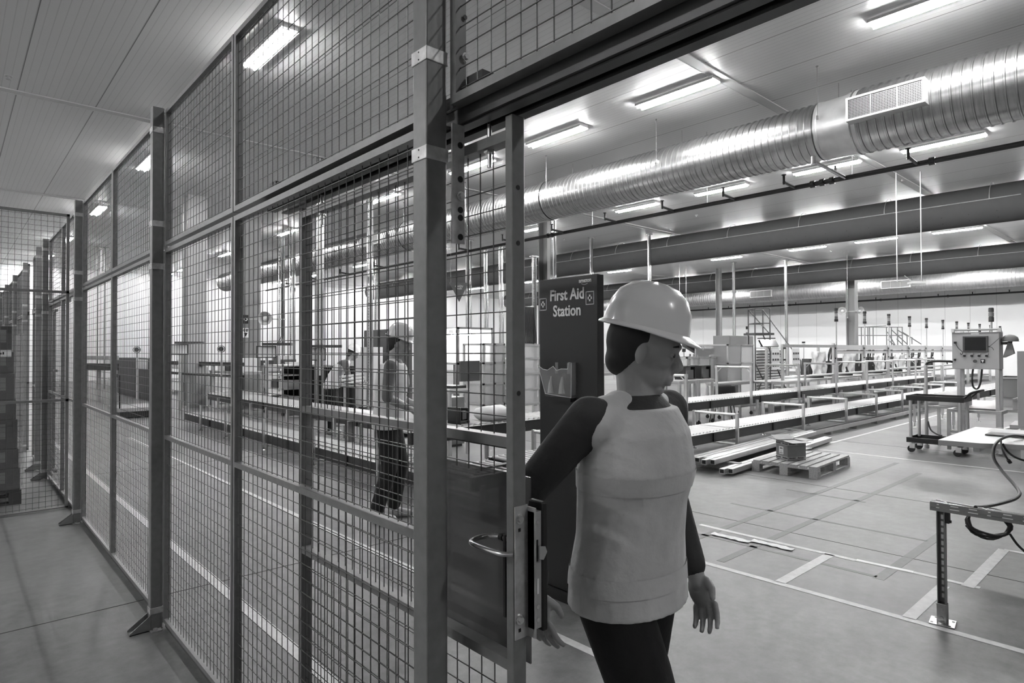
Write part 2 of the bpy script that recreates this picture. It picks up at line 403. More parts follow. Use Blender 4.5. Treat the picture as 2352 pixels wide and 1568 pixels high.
def panel(root, y0, y1, z0, z1, x=.917, mids=(), fd=.032, fwid=.022, stiles=True, name='frame'):
    f = MB(); hx = fd/2
    if stiles:
        f.box(x-hx, y0, z0, x+hx, y0+fwid, z1).box(x-hx, y1-fwid, z0, x+hx, y1, z1)
    for z in [z0, z1-fwid]+[m-fwid/2 for m in mids]:
        f.box(x-hx, y0+fwid, z, x+hx, y1-fwid, z+fwid)
    f.build(name, FENCE, root)
    w_ = MB(); zs = [z0+fwid]+[m for m in mids]+[z1-fwid]
    for a, b in zip(zs[:-1], zs[1:]): wires(w_, 'Y', y0+fwid, y1-fwid, a, b, x)
    w_.build('wire_mesh', WIRE, root)
    return root
def bolt(root, x, y, z, r=.009):
    'dome head bolt on a face looking to -Y'
    b = MB(); b.cyl((x, y, z), (x, y-.003, z), r*1.2, 12); b.cyl((x, y-.003, z), (x, y-.008, z), r*.75, 6); b.build('bolt', CHROME, root)
def hole(root, x, y, z): MB().cyl((x, y+.001, z), (x, y-.0008, z), .006, 10).build('bolt_hole', BLACK, root)
def make_post(y, label, h=2.93, foot=True, clips=(.105, 2.03, 2.27, 2.80), extra=()):
    t = thing('fence_post', label, 'fence post', (.87, y, 0), group=None)
    p = MB().box(-.03, -.03, 0, .03, .03, h); p.build('upright', FENCE, t, bev=.004)
    for z in clips:
        m = MB().box(-.0325, -.0325, z-.017, .0325, .0325, z+.017).build('clip', CLIP, t, bev=.002)
        MB().cyl((-.0325, -.0, z-.009), (-.0335, 0, z-.009), .002, 8).cyl((-.0325, 0, z+.009), (-.0335, 0, z+.009), .002, 8).build('rivet', BLACK, m)
    if foot:
        g = MB(); g.box(-.03, -.036, 0, .03, .036, .006)
        for s in (-.031, .031):
            g.add([(-.03, s-.003, .0), (-.13, s-.003, 0), (-.13, s-.003, .012), (-.03, s-.003, .085), (-.03, s+.003, .0), (-.13, s+.003, 0), (-.13, s+.003, .012), (-.03, s+.003, .085)],
                  [(0, 1, 2, 3), (7, 6, 5, 4), (0, 4, 5, 1), (1, 5, 6, 2), (2, 6, 7, 3), (3, 7, 4, 0)])
        g.box(-.13, -.034, 0, -.03, .034, .005)
        g.build('foot_bracket', FENCE, t)
        MB().cyl((-.01, -.05, .006), (-.01, -.05, .014), .012, 10).box(-.035, -.07, 0, .02, -.036, .006).build('anchor_plate', CLIP, t)
    return t
make_post(1.26, 'near thick dark fence post between the fixed mesh and the sliding gate', foot=True, clips=(.105, 2.025, 2.262))
make_post(3.96, 'second dark fence post from the right, with zinc clips and foot bracket')
make_post(6.87, 'third dark fence post from the right, beside the mesh cross gate')
make_post(9.47, 'fourth dark fence post, seen through the mesh cross gate')
make_post(10.25, 'fifth dark fence post, close behind the fourth through the cross gate')
FP = [(1.295, 2.775), (2.785, 3.925), (3.995, 5.46), (5.47, 6.835), (6.905, 8.27), (8.28, 9.435), (10.285, 11.4)]
PN = ['nearest tall mesh fence panel beside the thick near post', 'second mesh fence panel, ending at the second post', 'third mesh fence panel, just beyond the second post', 'fourth mesh fence panel, ending at the third post',
      'fifth mesh fence panel, behind the mesh cross gate', 'sixth mesh fence panel, ending at the fourth post', 'mesh fence panel beyond the fifth post']
for i, ((a, b), lab) in enumerate(zip(FP, PN)):
    t = thing('mesh_fence_panel', 'dark framed '+lab, 'fence panel', (0, 0, 0))
    panel(t, a, b, .035, 2.128, mids=(1.07,))
    MB().box(.912, a, .004, .922, b, .034).build('bottom_rail', DARKG, t)
    for z in ((.30, .95, 1.25, 1.98) if i % 2 == 0 else (.105, .72, 1.18, 2.02)):
        bolt(t, .926, a-.0002 if i % 2 == 1 else a+.0215-.022, z)
    for z in (.22, 1.0, 1.8): hole(t, .926, a, z)
    t = thing('mesh_fence_panel', 'dark framed short upper '+lab.replace('tall ', '').replace('mesh fence panel', 'mesh panel'), 'fence panel', (0, 0, 0))
    panel(t, a, b, 2.148, 2.92)
    for z in (2.25, 2.82): bolt(t, .926, a, z)
# header above the sliding gate
t = thing('mesh_fence_panel', 'dark framed upper mesh panel above the sliding gate opening', 'fence panel', (0, 0, 0))
panel(t, -.6, 1.218, 2.148, 2.92)
for z in (2.262, 2.36): (bolt if z < 2.3 else hole)(t, .926, 1.19, z)
t = thing('gate_track', 'long dark sliding gate track running above the gate opening', 'track', (0, 0, 0))
m = MB()
for (x0, z0, x1, z1) in ((.945, 2.115, .952, 2.195), (.952, 2.188, 1.03, 2.195), (1.023, 2.115, 1.03, 2.188), (.945, 2.108, .975, 2.115), (1.0, 2.108, 1.03, 2.115)):
    m.box(x0, -.9, z0, x1, 2.5, z1)
m.build('channel', DARKG, t)
MB().cyl((.944, -.9, 2.158), (.944, 2.5, 2.158), .005, 8).build('edge_bead', FENCE, t)
MB().box(.934, -.9, 2.112, .945, 2.5, 2.148).build('fixing_strip', BLACK, t)
k_ = MB().box(.93, 1.13, 2.172, .99, 1.19, 2.215); k_.build('end_stop', BLACK, t)
MB().box(.92, 2.36, 2.172, .96, 2.42, 2.20).build('end_stop', BLACK, t)
m = MB().box(.898, 1.206, 1.81, .935, 1.211, 2.10); m.build('bracket_strip', CLIP, t)
for z in (1.826, 1.873, 1.892, 1.967, 2.05): MB().cyl((.922, 1.2062, z), (.922, 1.2048, z), .008, 10).build('bracket_hole', BLACK, t)
bolt(t, .922, 1.205, 1.925, .01)
# sliding gate
gx = .985
t = thing('sliding_gate', 'half open sliding mesh gate hanging on the track behind the near fence panel', 'gate', (0, 0, 0))
ga, gb = 1.065, 2.25
f = MB(); f.box(gx-.02, ga, .06, gx+.02, ga+.025, 2.10).build('stile', FENCE, t, bev=.003); MB().box(gx-.02, gb-.025, .06, gx+.02, gb, 2.08).build('stile', FENCE, t, bev=.003)
f = MB()
for z in (.06, .82, 1.335, 2.055): MB().box(gx-.018, ga+.025, z-.012, gx+.018, gb-.025, z+.013).build('rail', FENCE, t)
w_ = MB()
for a, b in ((.08, .82), (1.335, 2.05)): wires(w_, 'Y', ga+.025, gb-.025, a, b, gx)
wires(w_, 'Y', 1.425, gb-.025, .82, 1.335, gx); wires(w_, 'Y', ga+.025, 1.425, 1.25, 1.335, gx)
w_.build('wire_mesh', WIRE, t)
MB().box(gx+.052, ga+.02, .80, gx+.056, 1.50, 1.245).build('guard_sheet', GUARD, t)
for z in (1.93, 1.80, 1.45, 1.1, .62, .3): hole(t, gx-.002, ga, z)
for y in (1.17, 2.1): MB().cyl((gx, y, 2.12), (gx, y, 2.0), .006, 8).cyl((gx, y, 2.045), (gx, y, 2.035), .014, 6).build('hanger_bolt', CHROME, t)
m = MB().box(gx+.022, ga-.028, .885, gx+.026, ga+.03, 1.185).box(gx-.018, ga-.0035, .885, gx+.022, ga-.001, 1.19)
lk = m.build('lock_plate', CLIP, t)
MB().box(gx+.022, ga-.025, .905, gx+.045, ga+.02, 1.175).build('lock_case', GREYM, t)
MB().box(gx+.045, ga-.03, .895, gx+.062, ga+.02, 1.195).build('lock_cover', BLACK, t, bev=.004)
MB().box(gx+.024, ga-.0265, 1.06, gx+.034, ga-.025, 1.11).build('latch_slot', BLACK, t)
m = MB().prism([(0, 0), (.012, -.004), (.024, .012), (.018, .026), (0, .03)], 0, .012)
put(m, Matrix(((1, 0, 0), (0, 0, -1), (0, 1, 0))), (gx+.03, ga-.024, 1.068)); m.build('latch_hook', CHROME, t)
MB().box(gx+.03, ga-.0265, .985, gx+.036, ga-.025, 1.02).build('keeper_slot', PAPER, t)
for z in (1.16, .93): bolt(t, gx-.004, ga-.003, z, .010)
for z in (1.135, .905): MB().box(gx-.008, ga-.0045, z-.004, gx-.001, ga-.003, z+.004).build('square_hole', BLACK, t)
for z in (1.15, .955, .925): MB().cyl((gx+.033, ga-.0268, z), (gx+.033, ga-.025, z), .005, 10).build('screw', CHROME, t)
# pull handle: a bent rod loop standing out to the left of the stile, in a level plane
pts = []
A = Vector((gx-.035, ga+.005, 1.082))
loop = [A+Vector((.015, -.002, 0)), A+Vector((-.002, .012, 0)), A+Vector((-.008, .04, 0)), A+Vector((-.008, .10, 0)), A+Vector((-.002, .128, 0)), A+Vector((.012, .142, 0)), A+Vector((.04, .148, .0)), A+Vector((.065, .140, .0)), A+Vector((.08, .12, .0)), A+Vector((.082, .09, 0)), A+Vector((.08, .05, .0)), A+Vector((.07, .028, .0))]
def smooth_path(P, n=4):
    P = [Vector(p) for p in P]; out = []
    for i in range(len(P)-1):
        p0 = P[max(i-1, 0)]; p1 = P[i]; p2 = P[i+1]; p3 = P[min(i+2, len(P)-1)]
        for k in range(n):
            s = k/n; out.append(.5*((2*p1)+(p2-p0)*s+(2*p0-5*p1+4*p2-p3)*s*s+(3*p1-p0-3*p2+p3)*s**3))
    return out+[P[-1]]
h = MB().tube(smooth_path(loop), .0065, 12); hd = h.build('pull_handle', CHROME, t, smooth=True)
MB().cyl(A+Vector((.081, .118, 0)), A+Vector((.0815, .106, 0)), .0085, 12).build('black_ring', BLACK, hd)
MB().box(gx-.022, ga+.027, .93, gx-.018, ga+.034, 1.12).build('handle_plate', BLACK, t)
# wall-side post of the gate pocket beyond the far fence, corridor cross gate
t = thing('cross_gate', 'closed mesh gate across the corridor at the far left', 'gate', (0, 0, 0))
cy_ = 7.56; f = MB()
xs = (-.62, .885)
for z in (.0, 1.06, 2.13, 2.895): f.box(xs[0], cy_-.016, max(z, .012), xs[1], cy_+.016, z+.024)
f.box(xs[1]-.025, cy_-.016, .012, xs[1], cy_+.016, 2.919).box(xs[0], cy_-.016, .012, xs[0]+.025, cy_+.016, 2.919)
f.build('frame', FENCE, t)
w_ = MB()
for a, b in ((.03, 1.06), (1.09, 2.13), (2.16, 2.9)): wires(w_, 'X', xs[0]+.02, xs[1]-.02, a, b, cy_)
w_.build('wire_mesh', WIRE, t)
# fence continuing beyond
pt = make_post(12.2, 'sixth dark fence post in the run beyond the cross gate', foot=True)
for i, y in enumerate((14.3, 16.4, 18.5, 20.6)):
    dup(pt, (.87, y, 0), 0, '%s dark fence post in the run beyond the cross gate' % ORD[6+i])
for i, (a, b) in enumerate([(12.24, 14.26), (14.34, 16.36), (16.44, 18.46), (18.54, 20.56)]):
    t = thing('mesh_fence_panel', 'dark framed far mesh fence panel, %s beyond the sixth post' % ORD[i], 'fence panel', (0, 0, 0))
    f = MB()
    for z in (.03, 1.06, 2.12, 2.15, 2.9): f.box(.9, a, z, .93, b, z+.022)
    for y in (a, (a+b)/2, b-.02): f.box(.9, y, .03, .93, y+.02, 2.92)
    f.build('frame', FENCE, t); w_ = MB(); wires(w_, 'Y', a, b, .05, 2.9, .917, .06, .06, .002); w_.build('wire_mesh', WIRE, t)
t = thing('sliding_gate', 'far dark sliding gate in the opening beyond the cross gate', 'gate', (0, 0, 0))
f = MB()
for z in (.06, 1.3, 2.05): f.box(.97, 9.5, z, 1.0, 11.3, z+.03)
for y in (9.7, 11.27): f.box(.97, y, .06, 1.0, y+.03, 2.08)
f.box(.95, 8.6, 2.12, 1.03, 12.1, 2.2); f.build('frame', FENCE, t)
w_ = MB(); wires(w_, 'Y', 9.7, 11.3, .08, 2.05, .985); w_.build('wire_mesh', WIRE, t)
# ---------------------------------------------------------------- ducts, pipes, columns
def spiral(x, z, r0, y0, y1, pitch=.115, n=40, rfun=None):
    mb = MB(); y = y0; rings = []
    while y < y1:
        r = rfun(y) if rfun else r0
        rings += [(y, r), (y+pitch*.60, r), (y+pitch*.66, r+.013), (y+pitch*.80, r+.013), (y+pitch*.86, r)]
        y += pitch
    v = []; f = []
    for (yy, r) in rings: v += [(x+r*cos(2*pi*k/n), yy+.05*k/n*0, z+r*sin(2*pi*k/n)) for k in range(n)]
    for i in range(len(rings)-1):
        f += [(i*n+k, i*n+(k+1) % n, (i+1)*n+(k+1) % n, (i+1)*n+k) for k in range(n)]
    mb.add(v, f); return mb
def vent(root, x, z, r, yc, L, H_=.30, deep=.16):
    'box grille standing out on the -X side of a duct'
    b = MB(); xo = x-r-deep+.04; a0, a1 = yc-L/2, yc+L/2
    b.box(xo, a0, z-H_/2, x-r*.55, a1, z+H_/2)
    o = b.build('vent_box', WPLAST, root)
    fr = MB()
    for (ya, yb, za, zb) in ((a0, a1, z+H_/2-.03, z+H_/2), (a0, a1, z-H_/2, z-H_/2+.03), (a0, a0+.03, z-H_/2+.03, z+H_/2-.03), (a1-.03, a1, z-H_/2+.03, z+H_/2-.03)):
        fr.box(xo-.02, ya, za, xo, yb, zb)
    fr.build('grille_frame', WPLAST, o)
    MB().box(xo-.003, a0+.03, z-H_/2+.03, xo-.001, a1-.03, z+H_/2-.03).build('grille_back', BLACK, o)
    g = MB()
    k = 0; y = a0+.04
    while y < a1-.04:
        g.box(xo-.012, y, z-H_/2+.03, xo-.004, y+.005, z+H_/2-.03); y += .02
    zz = z-H_/2+.045
    while zz < z+H_/2-.03:
        g.box(xo-.015, a0+.03, zz, xo-.010, a1-.03, zz+.006); zz += .022
    for q in (.33, .66): g.box(xo-.018, a0+L*q, z-H_/2+.03, xo-.003, a0+L*q+.012, z+H_/2-.03)
    g.build('grille_louvres', GREYM, o)
def hangers(root, x, z, r, ys, m=GALV):
    for y in ys:
        h = MB(); h.cyl((x-r-.012, y, z+.1), (x-r-.012, y, CEIL), .005, 6).cyl((x+r+.012, y+.02, z+.1), (x+r+.012, y+.02, CEIL), .005, 6)
        h.box(x-r-.03, y-.012, z+.06, x-r, y+.012, z+.12).box(x+r, y+.008, z+.06, x+r+.03, y+.032, z+.12)
        h.cyl((x-r-.012, y, CEIL-.02), (x-r-.012, y, CEIL), .02, 8)
        h.build('hanger_rod', m, root)
t = thing('spiral_duct', 'large shiny galvanised spiral duct running under the ceiling, nearest one', 'duct', (0, 0, 0))
DX, DZ = 10.36, 5.03
spiral(DX, DZ, .44, 3.95, 33, pitch=.115).build('duct_section', GALV, t, smooth=True)
spiral(DX, DZ, .475, -8, 3.45, pitch=.115).build('duct_section', GALV, t, smooth=True)
n = 40; mb = MB(); rg = [(3.40, .478), (3.50, .478), (3.60, .455), (3.95, .445), (3.96, .455), (4.0, .455)]
mb.add([(DX+r*cos(2*pi*k/n), y, DZ+r*sin(2*pi*k/n)) for y, r in rg for k in range(n)], [(i*n+k, i*n+(k+1) % n, (i+1)*n+(k+1) % n, (i+1)*n+k) for i in range(len(rg)-1) for k in range(n)])
mb.build('reducer_collar', ALU, t, smooth=True)
for y in (10.1, 16.1, 22.1, 28.1): MB().lathe([(.452, -.04), (.46, -.04), (.46, .04), (.452, .04)]).v and None
for y in (10.1, 16.1, 22.1):
    mb = MB(); rg = [(y-.05, .452), (y-.05, .462), (y+.05, .462), (y+.05, .452)]
    mb.add([(DX+r*cos(2*pi*k/n), yy, DZ+r*sin(2*pi*k/n)) for yy, r in rg for k in range(n)], [(i*n+k, i*n+(k+1) % n, (i+1)*n+(k+1) % n, (i+1)*n+k) for i in range(3) for k in range(n)])
    mb.build('joint_band', GALV, t, smooth=True)
mb = MB(); mb.lathe([(.44, 0), (.44, .02), (.02, .021)]); xf(mb, Matrix.Rotation(-pi/2, 3, 'X')); mb.v = [(x+DX, y+33.0, z+DZ) for x, y, z in mb.v]; mb.build('end_cap', GALV, t)
vent(t, DX, DZ+.02, .44, 2.95, 1.0, .34, .22); vent(t, DX, DZ, .44, 17.6, 1.1, .30, .12)
hangers(t, DX, DZ, .44, [3.92, 6.87, 9.80, 12.75, 15.7, 18.6, 21.5, 24.5, 27.5])
t = thing('spiral_duct', 'galvanised spiral duct running high along the back wall', 'duct', (0, 0, 0))
spiral(38.5, 5.04, .46, -6, 34, pitch=.16, n=28).build('duct_section', GALVM, t, smooth=True)
for y in (18.6, 11.05): vent(t, 38.5, 5.06, .46, y, 1.4, .42, .12)
def fabric(x, z, r, y0, y1, ys, lab, flare=None):
    t = thing('fabric_duct', lab, 'duct', (0, 0, 0)); n = 32; mb = MB()
    rg = [(y0, .05), (y0, r)]+[(y0+(y1-y0)*k/60, r*(1+.006*sin(k*1.9))) for k in range(1, 60)]+[(y1, r), (y1, .05)]
    if flare:
        rg = [(yy, rr_+(flare[1] if yy < flare[0] else 0)) for yy, rr_ in rg]
    mb.add([(x+q*cos(2*pi*k/n), yy, z+q*sin(2*pi*k/n)) for yy, q in rg for k in range(n)], [(i*n+k, i*n+(k+1) % n, (i+1)*n+(k+1) % n, (i+1)*n+k) for i in range(len(rg)-1) for k in range(n)])
    mb.build('fabric_tube', FABRIC, t, smooth=True)
    MB().cyl((x-r-.01, y0+.3, z+.06), (x-r-.01, y1, z+.06), .012, 6).cyl((x+r+.01, y0+.3, z+.06), (x+r+.01, y1, z+.06), .012, 6).build('suspension_rail', ALU, t)
    for y in ys:
        h = MB(); pts = [(x+(r+.02)*cos(a), y, z+.06+(r+.0)*sin(a)) for a in [pi-k*pi/20 for k in range(21)]]
        h.tube(pts, .009, 5); h.cyl((x, y, z+r), (x, y, CEIL), .006, 5); h.build('support_hoop', ALU, t)
    h = MB(); y = y0+.8
    while y < 20:
        for a in (-2.2, -2.6, -1.2): h.cyl((x+r*1.001*cos(a), y, z+r*1.001*sin(a)), (x+(r+.006)*cos(a), y, z+(r+.006)*sin(a)), .012, 6)
        y += .6
    h.build('air_holes', BLACK, t)
    return t
fabric(20.3, 5.34, .50, 2.66, 36, [3.6+2.42*i for i in range(13)], 'dark grey fabric air duct, nearer of the two hanging beyond the sprinkler pipe')
fabric(32.1, 5.34, .50, -4, 36, [3.7+2.45*i for i in range(13)], 'dark grey fabric air duct, farther of the two under the ceiling')
t = thing('duct_elbow', 'grey round duct end joining the nearer fabric duct at the right edge', 'duct', (0, 0, 0))
n = 28; mb = MB(); rg = [(2.64, .50), (2.55, .55), (2.2, .62), (1.6, .62), (-4, .62)]
mb.add([(20.3+q*cos(2*pi*k/n), yy, 5.28+q*sin(2*pi*k/n)) for yy, q in rg for k in range(n)], [(i*n+k, i*n+(k+1) % n, (i+1)*n+(k+1) % n, (i+1)*n+k) for i in range(len(rg)-1) for k in range(n)])
mb.build('round_casing', MIDG, t, smooth=True)
# sprinkler main with branch arms
def sprinkler(x, z, y0, y1, arms, r, lab, arm=-.5, couplings=(), rods=()):
    t = thing('sprinkler_pipe', lab, 'pipe', (0, 0, 0))
    MB().cyl((x, y0, z), (x, y1, z), r, 12).build('main_pipe', PIPE, t, smooth=True)
    for y in arms:
        a = MB(); a.cyl((x, y, z), (x+arm, y, z+.02), r*.62, 8).cyl((x+arm, y, z-.02), (x+arm, y, z+.14), r*.5, 8).cyl((x+arm, y, z+.14), (x+arm, y, z+.15), r*1.0, 8)
        a.build('branch_arm', PIPE, t)
    for y in couplings:
        c = MB(); c.cyl((x, y-.04, z), (x, y+.04, z), r*1.45, 10).box(x-r*2, y-.03, z-.02, x+r*2, y+.03, z+.02); c.build('coupling', PIPE, t)
    for y in rods: MB().cyl((x, y, z), (x, y, CEIL), .005, 5).build('hanger_rod', GALV, t)
    return t
PX, PZ = 11.25, 4.45
sp = sprinkler(PX, PZ, -8, 30, [2.95, 4.85, 6.0, 7.35, 8.85, 10.5, 12.3, 14.2, 16.3, 19, 21.5, 24, 26.5], .042, 'black sprinkler main pipe under the near silver duct', -.45, (2.75, 4.22, 4.38, 4.54, 10.9, 11.05), (3.9, 6.6, 9.6, 12.6, 15.6))
a = MB(); a.cyl((PX, 4.0, PZ), (9.93, 4.0, PZ+.02), .03, 8).cyl((9.93, 4.0, PZ-.03), (9.93, 4.0, PZ+.09), .035, 8).cyl((10.8, 4.0, PZ), (10.8, 4.0, PZ+.12), .02, 8); a.build('long_branch', GALV, sp)
sprinkler(40.3, 4.42, -6, 36, [5+1.55*i for i in range(18)], .05, 'black sprinkler pipe running along the back wall', -.02, (9.2, 12.5, 17.8), (8, 14, 20))
# steel columns
def column(x, y, w_, label, z1=CEIL, m=MIDG, name='steel_column', parts=None):
    t = thing(name, label, 'column', (x, y, 0))
    h = w_/2; fl = w_*.12
    b = MB().box(-h, -h, 0, h, -h+fl, z1).box(-h, h-fl, 0, h, h, z1).box(-fl/2, -h+fl, 0, fl/2, h-fl, z1)
    b.build('i_beam', m, t); MB().box(-h*1.3, -h*1.3, 0, h*1.3, h*1.3, .02).build('base_plate', m, t)
    return t
def strut(x, y, label, w_=.14, z1=CEIL, drop=True):
    t = thing('strut_drop', label, 'utility column', (x, y, 0))
    b = MB().box(-w_/2, -.03, 0, -w_/2+.045, .03, z1).box(w_/2-.045, -.03, 0, w_/2, .03, z1); b.build('channel', GALV, t)
    s_ = MB(); z = .1
    while z < z1: s_.box(-w_/2+.014, -.032, z, -w_/2+.028, -.0305, z+.03); z += .075
    s_.build('slot_row', DARKG, t)
    c = MB()
    for k in (-.012, .012): c.cyl((k, 0, 1.0), (k, 0, z1), .011, 6)
    c.build('conduit', WPLAST, t)
    MB().box(-w_*.9, -.07, z1-.03, w_*.9, .07, z1).build('top_plate', GALV, t)
    return t
p = W(1258, 20.2); column(p.x, p.y, .42, 'wide grey steel column rising behind the first aid board', m=MIDG)
p = W(1272, 19.6); strut(p.x, p.y, 'galvanised utility strut fixed to the column behind the first aid board', .2)
strut(18.46, 15.81, 'galvanised utility strut just right of the first aid board, from ceiling down')
strut(19.55, 13.9, 'galvanised utility strut directly above the white helmet')
p = W(1687, 31.0); strut(p.x, p.y, 'galvanised utility strut left of the rolling ladder', .20)
p = W(1807, 30.5); strut(p.x, p.y, 'galvanised utility strut right of the rolling ladder', .20)
p = W(2297, 33.0); strut(p.x, p.y, 'pale utility strut rising behind the control cabinet', .22)
p = W(1652, 33.5); column(p.x, p.y, .24, 'slim grey column left of the tilted black conveyor head')
p = W(1958, 31); column(p.x, p.y, .42, 'grey steel column carrying two horn loudspeakers', m=MIDG)
p = W(574, 19.0); column(p.x, p.y, .48, 'wide grey column with safety signs, behind the nearest mesh panel')
p = W(447, 17.6); column(p.x, p.y, .50, 'tall perforated column seen through the third mesh panel', m=GREYM)
p = W(464, 22.0); strut(p.x, p.y, 'bright utility strut beside the tall perforated column', .2)
p = W(735, 14.0); strut(p.x, p.y, 'galvanised utility strut seen just right of the inner gate stile', .16)
p = W(672, 22.0); strut(p.x, p.y, 'far utility strut behind the inner gate stile', .2)
p = W(647, 24.0); strut(p.x, p.y, 'far cable drop strut with black conduits', .24)
p = W(850, 16.5); strut(p.x, p.y, 'utility strut left of the dark cabinets behind the walking man', .16)
p = W(866, 23.0); strut(p.x, p.y, 'second utility strut behind the walking man', .2)
p = W(232, 26.0); strut(p.x, p.y, 'far ladder like strut seen through the fourth mesh panel', .3)
p = W(1077, 24.5); strut(p.x, p.y, 'perforated utility strut above the lit white booth', .26)
p = W(1117, 27.0); strut(p.x, p.y, 'utility strut right above the lit white booth', .2)
p = W(1152, 26.0); strut(p.x, p.y, 'utility strut at the right end of the lit booth', .22)
p = W(1228, 17.5); strut(p.x, p.y, 'bright utility strut left of the first aid board', .13, z1=4.2)
for o in list(COL.objects):
    if o.name.startswith('cable') : pass
p = W(648, 23.6); t = thing('cable_bundle', 'black conduits running down the far cable drop strut', 'cables', p)
for k in range(4):
    MB().tube(smooth_path([(-.06+k*.04, -.06, CEIL), (-.06+k*.04, -.06, 2.6), (-.06+k*.04, -.06, 2.1), (-.25+k*.09, -.10, 1.78)]), .014, 6).build('conduit', BLACK, t)
# hanging rods with antenna device, and thin pull cords
p = W(2095, 15.3); t = thing('wireless_antenna', 'white wireless device hanging on two rods from the ceiling at the right', 'antenna', p)
a_ = Vector((-.22, .24, 0)); b_ = Vector((.16, -.18, 0)); zt = ZZ(648, 15.3)
MB().cyl(a_+Vector((0, 0, zt)), a_+Vector((0, 0, CEIL)), .012, 6).cyl(b_+Vector((0, 0, zt)), b_+Vector((0, 0, CEIL)), .012, 6).build('rod', ALU, t)
MB().bar(a_+Vector((0, 0, zt)), b_+Vector((0, 0, zt)), .03).build('cross_bar', ALU, t)
MB().cb((.08, -.09, zt-.05), (.34, .2, .06), rz=-.8).build('device', WPLAST, t, bev=.01)
MB().cyl((.05, 0, zt), (-.14, .1, zt+.13), .008, 6).build('aerial', WPLAST, t)
for i, (px, y0, y1) in enumerate([(1577, 609, 728), (1562, 612, 700), (1948, 588, 734)]):
    p = W(px, [32, 32, 29][i]); t = thing('hanging_rod', ['right thin rod hanging from the ceiling behind the helmet', 'left thin rod hanging from the ceiling behind the helmet', 'thin pale rod hanging in front of the horn loudspeakers'][i], 'rod', p)
    MB().cyl((0, 0, ZZ(y1, 30)), (0, 0, CEIL), .012, 6).build('rod', GALV, t)
    MB().cyl((0, 0, ZZ(y1, 30)-.03), (0, 0, ZZ(y1, 30)+.04), .025, 8).build('end_fitting', GALV, t)
# horn loudspeakers
def horn(p, z, ang, lab):
    t = thing('horn_loudspeaker', lab, 'loudspeaker', (p.x, p.y, z), ang)
    m = MB().lathe([(.06, -.02), (.07, 0), (.09, .10), (.19, .26), (.20, .28), (.185, .28), (.08, .12), (.02, .10)]); xf(m, Matrix.Rotation(pi/2, 3, 'Y')); m.build('horn', GREYM, t, smooth=True)
    m = MB().lathe([(.04, .08), (.075, .13), (.07, .2), (.02, .24)], n=12); xf(m, Matrix.Rotation(pi/2, 3, 'Y')); m.build('driver', WPLAST, t)
    MB().cyl((-.02, 0, 0), (-.22, 0, 0), .02, 8).build('bracket', GREYM, t); MB().bar((-.2, -.5, 0), (-.2, .5, 0), .03).build('arm', GREYM, t)
p = W(1938, 30.2); horn(p, ZZ(717, 30.2), radians(190), 'grey horn loudspeaker pointing left on the far column')
p = W(1968, 30.2); horn(p, ZZ(717, 30.2), radians(245), 'grey horn loudspeaker pointing towards the viewer on the far column')
p = W(612, 18.0); horn(p, ZZ(730, 18.0), radians(240), 'grey horn loudspeaker beside the wide column behind the mesh')
# ---------------------------------------------------------------- roller conveyors
def conveyor(label, origin, ang, L, wd, ztop, pitch=.09, frames=(), railh=.13, legs=(), near_first=True, floor_rail=None):
    'runs along local +x from origin, local y = 0 (near side) .. wd; parts in local coordinates'
    t = thing('roller_conveyor', label, 'conveyor', (origin[0], origin[1], 0), ang)
    for y in (0, wd-.03):
        m = MB().box(0, y, ztop-railh-.015, L, y+.03, ztop-.015)
        for z in (ztop-railh-.015, ztop-.019): m.box(0, y-.012, z, L, y+.042, z+.006)
        r = m.build('side_rail', RAIL, t)
        e = MB().box(0, y-.0125, ztop-.012, L, y+.0425, ztop-.006); e.build('rail_edge', ALU, r)
        x = 1.85
        while x < L: MB().box(x-.03, y-.016, ztop-railh-.01, x+.03, y+.046, ztop-.02).build('joint_plate', BLACK, r); x += 1.85
    me = MB().cyl((0, .032, 0), (0, wd-.032, 0), .022, 10).mesh('roller', ROLL, True)
    n = int(L/pitch); nn = min(n, 100)
    for k in range(nn):
        o = bpy.data.objects.new('roller', me); COL.objects.link(o); o.parent = t; o.location = ((k+.5)*pitch, 0, ztop-.012)
    if n > nn:
        m = MB()
        for k in range(nn, n): m.cyl(((k+.5)*pitch, .032, ztop-.012), ((k+.5)*pitch, wd-.032, ztop-.012), .022, 8)
        o = m.build('roller', ROLL, t, smooth=True); o['kind'] = 'stuff'
    for (x, zb, zt, both) in frames:
        m = MB()
        ys = (-.05, wd+.05)
        for y in ys: m.box(x-.02, y-.02, zb if y < 0 else ztop-.3 if not both else zb, x+.02, y+.02, zt)
        m.cyl((x, ys[0], zt), (x, ys[1], zt), .021, 8)
        m.box(x-.024, ys[0]-.024, zt-.03, x+.024, ys[0]+.024, zt+.024).box(x-.024, ys[1]-.024, zt-.03, x+.024, ys[1]+.024, zt+.024)
        for y, s in ((ys[0], 1), (ys[1], -1)): m.bar((x, y, zt-.12), (x, y+s*.11, zt-.01), .015)
        m.build('portal_frame', ALU, t)
    for (x, zt, cross) in legs:
        m = MB(); ys = (-.05, wd+.05)
        for y in ys:
            m.box(x-.02, y-.02, .09, x+.02, y+.02, zt)
        if cross: m.cyl((x, ys[0], zt-.02), (x, ys[1], zt-.02), .02, 8).cyl((x, ys[0], .14), (x, ys[1], .14), .018, 8)
        m.cyl((x, ys[0], ztop-railh-.06), (x, ys[1], ztop-railh-.06), .018, 8)
        o = m.build('leg_frame', ALU, t)
        for y in ys: MB().cyl((x, y, .012), (x, y, .09), .008, 8).cyl((x, y, 0), (x, y, .014), .045, 12, r2=.03).build('levelling_foot', GALV, o)
    return t
